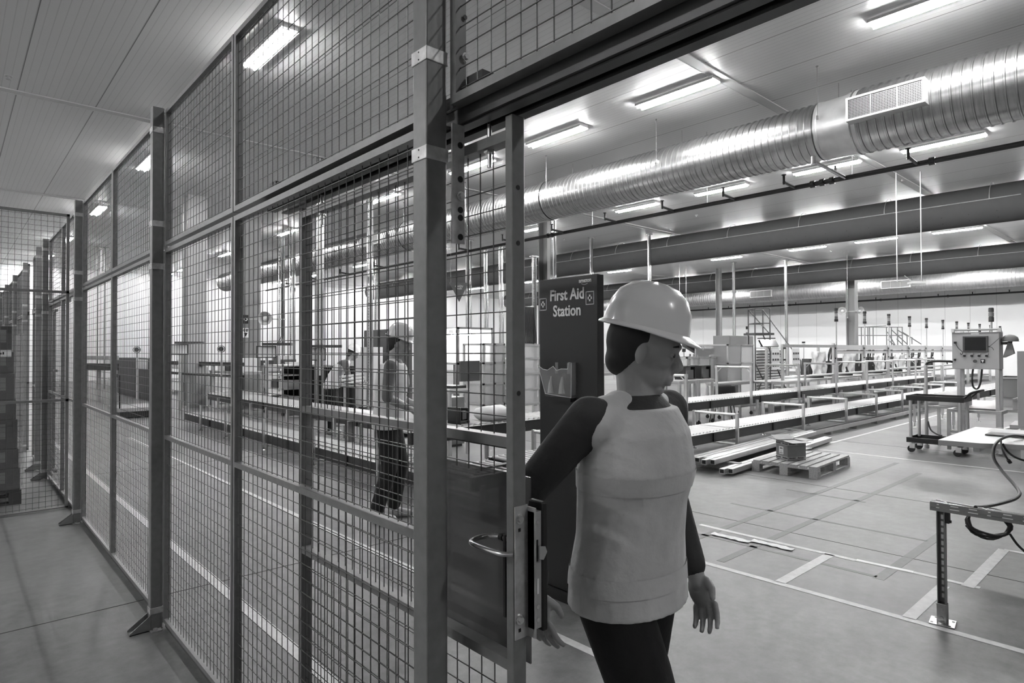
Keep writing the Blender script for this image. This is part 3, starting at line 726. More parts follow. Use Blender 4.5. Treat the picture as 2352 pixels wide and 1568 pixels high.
# lower conveyor, long run along +X and the run along +Y, corner at (3.7, 4.7)
DIR = [2.37, 2.79, 3.15, 3.52, 3.89, 4.26, 4.63]
fx = [8.72]+[4.65*d for d in DIR]
conveyor('long low roller conveyor on the right, nearer the pallet, with square leg frames', (4.45, 4.70), 0, 18.6, .62, .375, legs=[(x-4.45, .60, True) for x in [5.2, 7.0]+fx])
conveyor('long upper level roller conveyor on the right, with tall portal frames over it', (4.45, 5.82), 0, 19.5, .62, .66, frames=[(5.85*d-4.45, .50, 1.21, False) for d in (1.943, 2.303, 2.65, 2.995, 3.336, 3.69, 4.02)]+[(9.13-4.45, .38, 1.12, False)],
         legs=[(x-4.45, .58, False) for x in (5.4, 7.6, 11.6, 13.7, 15.8, 17.9, 20, 22)])
# run along Y (local x -> world +Y): local y -> world -X, so mirror by using angle pi/2 and origin at far side
conveyor('low roller conveyor on the left, running away behind the mesh fence', (4.35, 5.4), pi/2, 9.1, .62, .25, pitch=.11, legs=[(y-5.4, .50, False) for y in (6.38, 8.1, 9.9, 11.71, 13.2)])
conveyor('upper level roller conveyor on the left, running away behind the mesh fence', (5.10, 6.55), pi/2, 9.0, .62, .58, legs=[(y-6.55, .53, False) for y in (7.2, 9.0, 10.8, 12.6, 14.6)])
# corner transfer units
conveyor('short curved corner roller bed seen past the sliding gate, low level', (3.72, 4.70), radians(0), .72, .62, .34, pitch=.09, legs=[(.1, .25, False)])
conveyor('short roller bed with black side beam beyond it, upper level', (3.75, 5.82), 0, .68, .62, .66, pitch=.07, legs=[(.1, .58, False)])
t = thing('floor_rail', 'low perforated roller track lying under the near right conveyor', 'track', (7.9, 4.52, 0))
m = MB().box(0, 0, .06, 9.5, .02, .13).box(0, .12, .06, 9.5, .14, .13); m.build('side_rail', ALU, t)
m = MB(); x = .05
while x < 9.4: m.cyl((x, .02, .115), (x, .12, .115), .012, 6); x += .05
o = m.build('roller', DARKG, t); o['kind'] = 'stuff'
m = MB()
for k in range(8): m.box(.4+k*1.2, .01, 0, .46+k*1.2, .13, .07)
m.build('foot_block', GALV, t)
# items lying on the conveyors near the gate
def bag(name, c, r, lab, m=COVER, cat='cover', seed=1, rz=0):
    rnd = random.Random(seed); mb = MB().ell((0, 0, 0), r, 20, 12)
    v = []
    for x, y, z in mb.v:
        q = 1+.10*sin(x*23+seed)+.10*sin(y*19+seed*2)+rnd.uniform(-.03, .03); v.append((x*q, y*q, max(z*q, -r[2]*.75)+r[2]*.75))
    mb.v = v; return tag(mb.build(name, m, smooth=True, loc=c, rz=rz), lab, cat)
def sheet(name, loc, wd, h, lab, m=COVER, seed=0, rz=0, cat='cover', parent=None, depth=.10):
    'crumpled hanging or draped sheet with thickness, local x = width, z = height'
    rnd = random.Random(seed); n, k = 16, 16; v = []; f = []
    ph = [rnd.uniform(0, 6) for _ in range(4)]
    for i in range(n+1):
        for j in range(k+1):
            x = (i/n-.5)*wd*(1-.12*abs(sin(j*.4+ph[0]))*j/k); z = h*(1-j/k)
            y = depth*(.5*sin(i*.9+ph[1]+j*.25)+.35*sin(j*.8+ph[2]+i*.5)+.15*sin(i*2.3-j*.7+ph[3]))-depth*.9*(1-j/k)**3*0
            if j == 0: y -= depth*.2
            v.append((x, y, z+.03*sin(i*1.1+ph[0])*(j/k)))
    for i in range(n):
        for j in range(k): f.append((i*(k+1)+j, (i+1)*(k+1)+j, (i+1)*(k+1)+j+1, i*(k+1)+j+1))
    mb = MB().add(v, f); o = mb.build(name, m, parent, smooth=True, loc=loc, rz=rz)
    md = o.modifiers.new('t', 'SOLIDIFY'); md.thickness = .006
    return o if parent else tag(o, lab, cat)
bag('plastic_sheet', (4.05, 6.12, .665), (.26, .22, .11), 'white crumpled plastic sheet on the upper conveyor, left of the black tool case', seed=3)
bag('plastic_sheet', (5.15, 6.1, .665), (.22, .2, .11), 'white crumpled bag on the upper conveyor right of the tool case', seed=5)
t = thing('tool_case', 'black open equipment case standing on the upper conveyor', 'case', (4.62, 6.1, .665), radians(20))
MB().box(-.10, -.09, .02, -.07, .09, .2).box(.08, -.09, .02, .1, .09, .18).box(-.1, -.09, 0, .1, .09, .03).box(-.1, .07, .03, .1, .09, .19).build('shell', BLACK, t, bev=.006)
MB().box(-.04, -.092, .05, .05, -.06, .15).build('inner_unit', DARKG, t); MB().cyl((-.085, -.09, .01), (-.085, -.1, .01), .02, 10).cyl((.09, -.09, .01), (.09, -.1, .01), .02, 10).build('wheel', RUBBER, t)
MB().box(3.9, 4.85, .356, 4.5, 4.93, .372).build('loose_bar', BLACK); tag(bpy.data.objects['loose_bar'], 'black flat bar lying across the low corner rollers', 'bar')
# ---------------------------------------------------------------- stock of aluminium profiles, pallet, box
k = 0
for row, (n, z) in enumerate(((5, .10), (2, .02))):
    for i in range(n):
        off = i*.072 if row == 0 else .46+i*.07
        p0 = Vector((7.02, 4.42, 0))+Vector((.02, -off, 0)); L_ = 3.9-.15*(i % 3)
        d = Vector((cos(radians(4)), sin(radians(4)), 0))
        mb = MB(); s_ = .04
        a = p0+Vector((.08*((i*7) % 3), 0, z+s_)); b_ = a+d*L_
        o = MB().bar(a, b_, .064, .06).build('profile_bar', ALU)
        e = MB().bar(a-d*.001, a+d*.002, .05, .045).build('open_end', BLACK, o)
        tag(o, 'grey aluminium profile bar in the floor stack, %s from the %s' % (ORD[i], 'left of the top layer' if row == 0 else 'right at the bottom'), 'metal bar', 'aluminium bars on the floor')
for x in (7.5, 9.8):
    o = MB().cb((x, 4.28+.07*(x-7.5), .05), (.08, .62, .10), rz=.07).build('timber_block', WOOD); tag(o, 'timber bearer under the %s end of the metal bars' % ('near' if x < 8 else 'far'), 'timber')
def pallet(p, rz, label, sx=1.2, sy=.8):
    t = thing('pallet', label, 'pallet', p, rz)
    for i in range(7):
        MB().box(0, i*sy/7+.01, .122, sx, (i+1)*sy/7-.018, .144).build('deck_board', WOOD, t)
    for x in (0, sx/2-.05, sx-.10): MB().box(x, 0, .1, x+.1, sy, .122).build('cross_board', WOOD, t)
    for x in (0, sx/2-.05, sx-.10):
        for y in (0, sy/2-.05, sy-.10): MB().box(x, y, .022, x+.1, y+.1, .1).build('block', WOOD, t)
    for y in (0, sy/2-.05, sy-.10): MB().box(0, y, 0, sx, y+.1, .022).build('bottom_board', WOOD, t)
    return t
pallet((7.68, 3.08, 0), radians(3), 'light wooden pallet on the floor in front of the right hand conveyors')
t = thing('cardboard_box', 'open cardboard box with printed fragile tape standing on the light pallet', 'box', (8.03, 3.55, .1445), radians(-28))
h = .235; sx, sy = .27, .22; b = MB(); th = .006
b.box(-sx/2, -sy/2, 0, sx/2, sy/2, .006).box(-sx/2, -sy/2, .006, -sx/2+th, sy/2, h).box(sx/2-th, -sy/2, .006, sx/2, sy/2, h).box(-sx/2+th, -sy/2, .006, sx/2-th, -sy/2+th, h).box(-sx/2+th, sy/2-th, .006, sx/2-th, sy/2, h)
b.build('carton', CARD, t)
for (a, c_, q) in (((-sx/2, -sy/2, h), (-sx/2, sy/2, h), (-.12, 0, .035)), ((sx/2, -sy/2, h), (sx/2, sy/2, h), (.12, 0, .01)), ((-sx/2, -sy/2, h), (sx/2, -sy/2, h), (0, -.10, -.005)), ((-sx/2, sy/2, h), (sx/2, sy/2, h), (0, .10, .05))):
    a, c_, q = Vector(a), Vector(c_), Vector(q); up3 = Vector((0, 0, .004))
    MB().add([a, c_, c_+q, a+q, a+up3, c_+up3, c_+q+up3, a+q+up3], [(0, 1, 2, 3), (7, 6, 5, 4), (0, 4, 5, 1), (1, 5, 6, 2), (2, 6, 7, 3), (3, 7, 4, 0)]).build('flap', CARDL, t)
for z in (.012, .19):
    tp = MB(); q = .0008; tp.box(-sx/2-q, -sy/2-q, z, sx/2+q, sy/2+q, z+.035)
    tb = tp.build('tape', CARDL, t)
    for k_, (M_, o3) in enumerate(((FACE_NX, (-sx/2-.0016, 0, z+.009)), (FACE_NY, (0, -sy/2-.0016, z+.009)))):
        for s in (-.065, .062):
            m = text_mb('FRAGILE', .026, .0006); off = (o3[0], o3[1]+(s if k_ == 0 else 0), o3[2]) if k_ == 0 else (s, o3[1], o3[2])
            put(m, M_, off).build('lettering', BLACK, tb)
lb = MB().box(-sx/2-.0014, -.03, .07, -sx/2-.0006, .05, .165).build('shipping_label', PAPER, t)
for k_, (y0, y1, z0, z1) in enumerate(((-.018, .038, .130, .155), (-.02, .04, .11, .114), (-.01, .03, .10, .104), (-.02, .04, .078, .092))):
    m = MB()
    if k_ in (0, 3):
        y = y0
        while y < y1: m.box(-sx/2-.002, y, z0, -sx/2-.0015, y+.003+.002*((int(y*997)) % 2), z1); y += .008
    else: m.box(-sx/2-.002, y0, z0, -sx/2-.0015, y1, z1)
    m.build('print_bars', BLACK, lb)
o = MB().box(8.6, 3.72, .1445, 9.1, 3.80, .150).build('loose_plank', WOOD)
tag(o, 'thin loose plank behind the fragile box on the pallet edge', 'plank'); o.rotation_euler = (0, 0, 0)
# ---------------------------------------------------------------- cart with trays
t = thing('utility_cart', 'black two tray service cart with silver posts and castors', 'cart', (10.72, 2.28, 0))
for z in (.78, .15):
    m = MB().box(0, 0, z, .5, .72, z+.015)
    for (a, b_, c_, d) in ((0, 0, .02, .72), (.48, 0, .5, .72), (.02, 0, .48, .02), (.02, .70, .48, .72)): m.box(a, b_, z+.015, c_, d, z+.075)
    m.build('tray', BLACK, t, bev=.004)
for x in (.04, .46):
    for y in (.05, .67): MB().cyl((x, y, .2), (x, y, .8), .022, 12).build('post', ALU, t, smooth=True)
h_ = MB().tube(smooth_path([(.06, .0, .84), (.06, -.08, .92), (.12, -.16, .95), (.38, -.16, .95), (.44, -.08, .92), (.44, .0, .84)]), .016, 8); h_.build('push_handle', BLACK, t, smooth=True)
def castor(root, x, y, r=.05, dy=.03):
    c = MB().box(x-.022, y-.02, r*1.2, x-.017, y+dy+.02, r*2+.03).box(x+.017, y-.02, r*1.2, x+.022, y+dy+.02, r*2+.03).box(x-.03, y-.03, r*2+.03, x+.03, y+.03, r*2+.036)
    o = c.build('castor_fork', CHROME, root)
    MB().cyl((x-.014, y+dy, r), (x+.014, y+dy, r), r, 18).build('wheel', RUBBER, o)
for x in (.06, .44):
    for y in (.06, .64): castor(t, x, y)
# ---------------------------------------------------------------- control cabinet on its profile stand
t = thing('control_cabinet', 'light grey control cabinet with dark screen, buttons and signal tower', 'control cabinet', (11.40, 1.98, 0))
MB().box(0, 0, 1.245, .26, .58, 1.80).build('housing', GREYM, t, bev=.006)
q = -.002
MB().box(-.02, .13, 1.50, 0, .44, 1.74).build('screen_bezel', DARKG, t, bev=.004)
MB().box(-.022, .155, 1.525, -.019, .415, 1.72).build('screen', SCREEN, t)
MB().box(-.004, .24, 1.765, 0, .34, 1.785).build('name_plate', PAPER, t)
for y in (.15, .24, .33, .42):
    b_ = MB().cyl((0, y, 1.445), (-.035, y, 1.445), .016, 12).build('push_button', BLACK, t)
    MB().box(-.02, y-.016, 1.46, 0, y+.016, 1.478).build('button_guard', GREYM, b_)
b_ = MB().cyl((0, .285, 1.365), (-.03, .285, 1.365), .012, 12).cyl((-.03, .285, 1.365), (-.05, .285, 1.365), .024, 16).build('emergency_stop', DARKG, t)
MB().box(-.006, .17, 1.34, 0, .225, 1.395).build('warning_plate', BLACK, t)
MB().prism([(0, 0), (.03, 0), (.018, .018), (.03, .03), (.0, .03), (.012, .018)], 0, .001).v
m = MB().box(-.0075, .185, 1.365, -.006, .215, 1.385).box(-.0075, .195, 1.348, -.006, .205, 1.365); m.build('plate_symbol', PAPER, t)
MB().box(-.02, .53, 1.37, 0, .555, 1.40).build('key_switch', BLACK, t)
MB().box(-.03, .52, 1.63, 0, .55, 1.66).build('plug_socket', BLACK, t)
MB().tube(smooth_path([(-.03, .53, 1.64), (-.04, .49, 1.56), (-.03, .44, 1.50), (-.02, .46, 1.46), (-.02, .47, 1.49)]), .004, 6).build('cable', BLACK, t)
MB().tube(smooth_path([(-.02, .13, 1.58), (-.05, .09, 1.60), (-.02, .0, 1.70)]), .003, 6).tube(smooth_path([(-.02, .13, 1.58), (-.05, .08, 1.57), (-.03, .06, 1.53)]), .003, 6).build('thin_cable', BLACK, t)
for (x, y) in ((.02, .03), (.02, .50), (.24, .03), (.24, .50)):
    MB().box(x-.0225, y-.0225, .06, x+.0225, y+.0225, 1.245 if x < .1 else 1.82).build('leg', ALU, t)
for (y, z) in ((.5, .0), (.03, 0)):
    MB().cyl((.02, y, 0), (.02, y, .02), .045, 14, r2=.03).cyl((.02, y, .02), (.02, y, .06), .008, 8).build('levelling_foot', GALV, t)
m = MB()
m.bar((-.15, -.02, .62), (.26, -.02, .62), .045); m.bar((-.15, .60, .62), (.26, .60, .62), .045)
m.build('side_beam', ALU, t)
for (x, y) in ((-.14, .6), (-.14, -.02)): MB().box(x-.022, y-.022, .03, x+.022, y+.022, .62).build('leg', ALU, t)
m = MB(); m.bar((-.14, .0, .62), (-.14, .6, .62), .045).bar((-.14, 0, .30), (-.14, .6, .30), .03); m.build('cross_beam', ALU, t)
m = MB().cyl((-.02, -.02, 1.835), (-.02, .56, 1.835), .016, 10).box(-.045, -.03, 1.80, .005, .01, 1.855).box(-.045, .54, 1.80, .005, .58, 1.855); m.build('top_rail', ALU, t)
tw = MB().cyl((.05, .10, 1.80), (.05, .10, 1.95), .014, 10).build('tower_pole', ALU, t)
for k_, (z, mm) in enumerate(((1.95, BLACK), (1.965, DARKG), (2.03, MIDG), (2.095, DARKG))):
    MB().lathe([(.034, 0), (.034, .05 if k_ else .012), (.030, .055 if k_ else .014), (.030, .062 if k_ else .015)], (.05, .10, z), 16).build('tower_lamp', mm, t)
MB().tube(smooth_path([(.06, .33, 1.25), (.04, .34, 1.1), (.05, .33, .98), (.06, .28, .95), (.05, .24, 1.05), (.06, .22, 1.25)]), .013, 8).build('hose', BLACK, t)
MB().tube(smooth_path([(0.02, .58, 1.35), (-.02, .62, 1.36), (-.03, .80, 1.36), (-.03, .90, 1.33), (-.03, .92, 1.25)]), .018, 8).build('cable_arm', BLACK, t)
MB().cyl((-.03, .92, .06), (-.03, .92, 1.3), .024, 10).cyl((-.03, .92, 0), (-.03, .92, .06), .035, 10).build('side_pole', ALU, t)
MB().tube(smooth_path([(-.03, .90, .42), (-.06, .86, .30), (-.08, .78, .24), (-.1, .70, .22)]), .012, 6).build('floor_cable', BLACK, t)
# suspended lamp fitting / horn beside cabinet
t = thing('signal_horn', 'grey dome shaped signal horn fixed to the right side of the control cabinet', 'horn', (11.55, 1.88, 1.66))
MB().lathe([(.10, 0), (.105, .02), (.09, .06), (.05, .09), (.0, .10)], (0, 0, 0), 18).build('dome', MIDG, t, smooth=True)
MB().cyl((0, .0, -.005), (0, 0, 0), .112, 18).build('rim', MIDG, t)
MB().cyl((0, 0, -.02), (0, .0, -.005), .03, 10).box(-.02, .02, -.05, .02, .12, -.01).build('bracket', DARKG, t)
m = MB(); m.add([(-.02, .02, -.01), (.02, .02, -.01), (.02, -.02, -.01), (-.02, -.02, -.01), (-.06, .08, -.24), (.06, .06, -.24), (.06, -.05, -.18), (-.05, -.05, -.18)], [(0, 1, 2, 3), (7, 6, 5, 4), (0, 4, 5, 1), (1, 5, 6, 2), (2, 6, 7, 3), (3, 7, 4, 0)]); m.build('flare', MIDG, t)
# grey panel cabinet at the right edge and totes
t = thing('equipment_housing', 'tall tilted grey metal housing cut by the right edge of the view', 'housing', (9.9, 1.02, 0), radians(4))
MB().box(0, 0, .60, .6, .52, 1.52).build('panel', GREYM, t, bev=.004); MB().box(.02, .02, .05, .06, .06, .6).box(.02, .46, .05, .06, .5, .6).box(.54, .02, .05, .58, .06, .6).build('leg', ALU, t)
MB().box(-.02, -.1, .56, .6, .6, .60).build('base_shelf', GREYM, t)
def crate(p, s, rz, lab, m=MIDG):
    t = thing('storage_tote', lab, 'tote', p, rz); x, y, z = s; b = MB(); k = .015
    b.box(0, 0, 0, x, y, k).box(0, 0, k, k, y, z).box(x-k, 0, k, x, y, z).box(k, 0, k, x-k, k, z).box(k, y-k, k, x-k, y, z); b.build('bin', m, t)
    MB().box(-.012, -.012, z-.025, x+.012, 0, z).box(-.012, y, z-.025, x+.012, y+.012, z).box(-.012, 0, z-.025, 0, y, z).box(x, 0, z-.025, x+.012, y, z).build('rim', GREYM, t)
crate((12.4, 1.45, .78), (.7, .75, .32), 0, 'dark grey plastic tote on the bench right of the control cabinet')
crate((11.85, 2.50, .64), (.45, .35, .12), 0, 'small light grey tote behind the cart handle', GREYM)
crate((11.8, 1.1, .64), (.6, .8, .16), 0, 'shallow grey tote in front of the dark tote', GREYM)
t = thing('bench_frame', 'aluminium bench frame carrying the grey totes at the right', 'bench', (11.75, 1.0, 0))
MB().box(0, 0, .60, 1.9, 1.9, .635).build('top', GREYM, t)
for x in (.06, 1.84):
    for y in (.04, 1.84): MB().box(x-.02, y-.02, 0, x+.02, y+.02, .6).build('leg', ALU, t)
MB().box(.68, .45, .635, 1.35, 1.2, .78).build('riser_block', GREYM, t)
t = thing('sloped_track', 'sloping perforated track leaning behind the white board table', 'track', (12.2, .9, 0))
m = MB(); m.bar((0, 1.3, .12), (3.0, .3, .50), .06, .08).bar((0, 1.5, .12), (3.0, .5, .50), .06, .08); m.build('side_rail', ALU, t)
m = MB()
for k_ in range(28): 
    q = k_/28; m.cyl((3*q, 1.32-q, .15+.38*q), (3*q, 1.48-q, .15+.38*q), .014, 6)
m.build('wheel_row', DARKG, t)
MB().box(2.6, .3, 0, 2.64, .34, .45).box(.1, 1.38, 0, .14, 1.42, .12).build('leg', ALU, t)
# ---------------------------------------------------------------- white board table with cables
t = thing('board_table', 'white laminate board with a curved cut out, laid as a table top at the right', 'table', (0, 0, 0))
zt = .885
notch = [(5.40+.10*sin(a)**2+.0, 1.03-.42*(a/pi)) for a in [pi*k/12 for k in range(13)]]
nt_ = [(5.40, 1.05)]+[(5.40+.13*min(1, sin(pi*min(k, 6)/12)*1.0), 1.05-.055*k) for k in range(1, 9)]+[(5.53, .58), (5.50, .54), (5.40, .54)]
poly = [(5.38, 1.30)]+nt_+[(5.36, -.5), (6.45, -.5), (6.5, 1.30)]
MB().prism(poly[::-1], zt-.036, zt).build('board', WHITE, t)
MB().prism([(x-.0006 if x < 6 else x, y) for x, y in poly][::-1], zt-.036, zt-.002).build('board_core', GREYM, t)
for (x, y) in ((5.6, .3), (6.3, -.3)): 
    MB().box(x-.02, y-.02, 0, x+.02, y+.02, zt-.037).build('leg', ALU, t) if x > 6 else None
MB().box(5.62, -.3, zt-.09, 6.36, -.26, zt-.037).box(5.62, 1.1, zt-.09, 6.36, 1.14, zt-.037).build('bearer', ALU, t)
MB().box(5.65, -.32, .0, 5.69, -.28, zt-.09).build('leg', ALU, t)
bag('plastic_bag', (6.02, .98, zt+.001), (.17, .12, .035), 'clear plastic bag with cables lying on the white board', FILM, 'bag', seed=9)
o = MB().box(5.9, .70, zt+.001, 6.1, 1.12, zt+.012).build('folder', BLACK); tag(o, 'flat black folder under the clear plastic bag on the white board', 'folder')
o = MB().box(5.68, .42, zt+.001, 5.86, .78, zt+.022).build('keyboard', BLACK, bev=.003)
kk = MB()
for i in range(4):
    for j in range(10): kk.box(5.69+i*.04, .44+j*.033, zt+.022, 5.725+i*.04, .468+j*.033, zt+.026)
kk.build('keys', DARKG, o); tag(o, 'black keyboard on the white board, at the right edge', 'keyboard')
o = MB().tube(smooth_path([(5.9, .85, zt+.03), (5.86, .75, zt+.02), (5.93, .66, zt+.03), (5.9, .55, zt+.02), (5.95, .45, zt+.03), (5.98, .62, zt+.02)]), .009, 6).build('power_lead', BLACK, smooth=True); tag(o, 'short tangled black lead behind the keyboard', 'cable')
# ---------------------------------------------------------------- slotted channel rack, bottom right
t = thing('slotted_rack', 'low rack of slotted steel channel with one leg bolted to the floor, bottom right', 'rack', (4.18, 1.0, 0))
m = MB().box(-.02, -.02, .10, .02, -.016, .63).box(-.02, .016, .10, .02, .02, .63).box(.016, -.016, .10, .02, .016, .63); m.build('channel_leg', MIDG, t)
s_ = MB(); z = .14
while z < .62: s_.box(.0145, -.006, z, .0158, .006, z+.024); z += .037
s_.build('slot_row', PAPER, t)
MB().box(-.0195, -.0155, .11, -.005, -.0150, .62).v
m = MB().box(-.024, -.024, .008, .024, .024, .115); m.build('leg_socket', GALV, t, bev=.003)
for z in (.035, .085): MB().cyl((-.024, 0, z), (-.028, 0, z), .010, 12).build('bolt', GALV, t)
m = MB().box(-.06, -.06, 0, .06, .06, .008); m.build('foot_plate', GALV, t, rz=radians(8))
for (x, y) in ((-.042, -.042), (.042, -.042), (-.042, .042), (.042, .042)): MB().cyl((x, y, .008), (x, y, .0086), .008, 10).build('bolt_hole', BLACK, t)
MB().cyl((-.04, 0, .008), (-.04, 0, .018), .012, 6).build('anchor_bolt', CHROME, t)
bm = MB().box(-.022, -1.6, .632, .022, .05, .650).box(-.022, -1.6, .652, .022, .05, .678).build('channel_beam', MIDG, t)
MB().box(-.018, -1.6, .678, -.012, .05, .682).box(.012, -1.6, .678, .018, .05, .682).build('channel_lip', CHROME, bm)
s_ = MB(); y = .02; k_ = 0
while y > -1.5:
    ln = .045 if k_ % 3 else .016
    s_.box(-.0226, y-ln, .650, -.0219, y, .6545).box(-.0226, y-ln*.9, .668, -.0219, y-.004, .673); y -= .085 if k_ % 3 else .065; k_ += 1
s_.build('slot_row', PAPER, bm)
MB().box(-.015, -.04, .57, .015, -.021, .63).cyl((0, -.035, .58), (0, -.048, .58), .008, 8).build('angle_bracket', BLACK, t)
MB().tube(smooth_path([(0, -.03, .682), (.03, -.0, .684), (.03, .02, .684), (-.01, -.2, .684)]), .003, 6).build('wire_loop', ALU, t)
# cable coil hanging over the beam and running up to the board
pts = []
for k_ in range(5*24):
    a = 2*pi*k_/24; r_ = .085+.006*sin(k_*.9); turn = k_/24
    pts.append((4.225+.004*turn+.012*sin(a*2), .785+r_*cos(a)*1.1+.004*turn, .61+r_*.85*sin(a)-.006*turn))
t = thing('cable_coil', 'black cable coiled over the slotted beam and leading up to the white board', 'cable', (0, 0, 0))
MB().tube(pts, .0065, 7).build('coil', BLACK, t, smooth=True)
MB().tube(smooth_path([tuple(W(a, d)+Vector((0, 0, ZZ(b, d, a)))) for a, b, d in ((2236, 1163, 3.42), (2262, 1161, 3.5), (2300, 1153, 3.62), (2328, 1143, 3.72), (2337, 1130, 3.82), (2322, 1108, 3.95), (2296, 1078, 4.1), (2279, 1050, 4.2), (2282, 1022, 4.28), (2300, 1006, 4.38), (2325, 1000, 4.5), (2352, 1003, 4.62), (2400, 1006, 4.8))], 6), .0095, 8).build('lead', BLACK, t, smooth=True)
PE = [W(a, d)+Vector((0, 0, ZZ(b, d, a))) for a, b, d in ((2296, 1010, 4.32), (2298, 1028, 4.26), (2304, 1042, 4.22), (2312, 1055, 4.2), (2317, 1062, 4.2))]
MB().tube(smooth_path([tuple(q) for q in PE], 5), .006, 7).cyl(PE[3], PE[4], .012, 8).build('plug_end', BLACK, t, smooth=True)
MB().tube(smooth_path([tuple(W(a, d)+Vector((0, 0, ZZ(b, d, a)))) for a, b, d in ((2300, 1018, 4.3), (2310, 1035, 4.3), (2330, 1050, 4.35), (2360, 1060, 4.4))], 5), .007, 7).build('second_lead', BLACK, t, smooth=True)
MB().tube(smooth_path([(4.22, .70, .56), (4.22, .66, .50), (4.23, .60, .46), (4.25, .45, .44)], 5), .006, 7).build('tail', BLACK, t, smooth=True)
# ---------------------------------------------------------------- first aid board
BX = 2.86
t = thing('first_aid_board', 'tall dark first aid station sign board with white lettering and crosses', 'sign', (BX, 0, 0))
MB().box(0, 2.405, .05, .06, 2.895, 2.005).build('panel', SIGND, t, bev=.003)
MB().box(-.05, 2.40, 0, .12, 2.90, .05).build('base', BLACK, t)
c0 = 2.655
for txt, z, sz in (('First Aid', 1.865, .098), ('Station', 1.765, .098)):
    m = text_mb(txt, sz, .0022); 
    m.v = [(x*.86, y, z_) for x, y, z_ in m.v]
    put(m, FACE_NX, (-.0015, c0-.003, z)).build('lettering', PAPER, t)
m = text_mb('amazon', .036, .0008); m.v = [(x*.9, y, z_) for x, y, z_ in m.v]; put(m, FACE_NX, (-.0015, 2.50, 1.962)).build('lettering', PAPER, t)
MB().tube([(-.0015, 2.53-.05*k/10, 1.955-.008*sin(pi*k/10)) for k in range(11)], .0012, 5).build('smile_mark', PAPER, t)
for yc, sz, zc_ in ((2.861, .062, 1.847), (2.463, .064, 1.864)):
    h = sz/2; y0_, z0_ = yc, zc_; m = MB(); q = .003
    for (a, b_, c_, d) in ((-h, -h, h, -h+q), (-h, h-q, h, h), (-h, -h, -h+q, h), (h-q, -h, h, h)): m.box(-.002, y0_+a, z0_+b_*1.25, -.0002, y0_+c_, z0_+d*1.25)
    m.build('cross_frame', PAPER, t)
    m = MB().box(-.002, y0_-.006, z0_-.02, -.0002, y0_+.006, z0_+.02).box(-.002, y0_-.017, z0_-.008, -.0002, y0_+.017, z0_+.008); m.build('cross', PAPER, t)
t = thing('leaflet_holder', 'clear acrylic leaflet holder fixed on the dark first aid board', 'holder', (BX, 0, -.066))
f = MB()
prof = [(2.86, 1.515), (2.835, 1.50), (2.80, 1.495), (2.77, 1.50), (2.735, 1.515), (2.71, 1.515)]
outl = [(2.86, 1.515), (2.83, 1.34), (2.80, 1.335), (2.585, 1.325), (2.578, 1.34), (2.575, 1.535)]
front = [(-.045, y, z) for y, z in [(2.865, 1.52), (2.80, 1.34), (2.58, 1.325), (2.575, 1.54), (2.60, 1.54), (2.605, 1.50), (2.66, 1.50), (2.70, 1.49), (2.73, 1.515), (2.78, 1.49), (2.82, 1.495)]]
f.tube(front, .002, 5, closed=True); f.build('edge', PAPER, t)
n = len(front); g = MB().add(front+[(x+.003, y, z) for x, y, z in front], [tuple(range(n)), tuple(range(2*n-1, n-1, -1))]); g.build('front_sheet', CLEAR, t)
MB().box(-.045, 2.58, 1.325, 0, 2.80, 1.33).box(-.042, 2.575, 1.34, 0, 2.578, 1.54).box(-.04, 2.66, 1.34, 0, 2.663, 1.47).build('divider', CLEAR, t)
for yc in (2.765, 2.67):
    m = MB().tube([(-.02, yc+.01, 1.345), (-.02, yc+.012, 1.40), (-.02, yc+.004, 1.45)], [.022, .014, .006], 10); m.build('leaflet', GREYM, t)
for yc in (2.70, 2.60): MB().box(-.046, yc-.012, 1.47, -.043, yc+.012, 1.54).build('clip_tab', CLEAR, t)
MB().box(-.05, 2.58, 1.30, 0, 2.79, 1.322).build('shelf', BLACK, t)
# ---------------------------------------------------------------- people
def surf(name, shapes, vox, m, parent, smooth=6, fac=.5):
    'one continuous surface from overlapping tapered limbs and ellipsoids'
    mb = MB()
    for s in shapes:
        if s[0] == 'c':      # capsule chain: list of (point, radius)
            pts = [Vector(p) for p, _ in s[1]]; rs = [r for _, r in s[1]]
            for (p, q, r1, r2_) in zip(pts[:-1], pts[1:], rs[:-1], rs[1:]): mb.cyl(p, q, r1, 14, r2=r2_)
            for p, r in zip(pts, rs): mb.ell(p, (r, r, r), 12, 8)
        elif s[0] == 'e': mb.ell(s[1], s[2], 18, 12, rot=s[3] if len(s) > 3 else None)
        elif s[0] == 'l':    # loft of ellipses: (center, rx, ry, yaw)
            n = 22; v = []; f = []
            for (c, rx, ry, a) in s[1]:
                c = Vector(c)
                for k in range(n):
                    th = 2*pi*k/n; x = rx*cos(th); y = ry*sin(th)
                    v.append((c.x+x*cos(a)-y*sin(a), c.y+x*sin(a)+y*cos(a), c.z))
            L = len(s[1])
            for i in range(L-1):
                f += [(i*n+k, i*n+(k+1) % n, (i+1)*n+(k+1) % n, (i+1)*n+k) for k in range(n)]
            f += [tuple(range(n-1, -1, -1)), tuple(range((L-1)*n, L*n))]
            mb.add(v, f)
    o = mb.build(name, m, parent, smooth=True)
    md = o.modifiers.new('r', 'REMESH'); md.mode = 'VOXEL'; md.voxel_size = vox; md.use_smooth_shade = True
    sm = o.modifiers.new('s', 'SMOOTH'); sm.iterations = smooth; sm.factor = fac
    dg = bpy.context.evaluated_depsgraph_get(); me = bpy.data.meshes.new_from_object(o.evaluated_get(dg))
    o.modifiers.clear(); old = o.data; o.data = me; bpy.data.meshes.remove(old); me.name = name
    me.polygons.foreach_set('use_smooth', [True]*len(me.polygons))
    return o
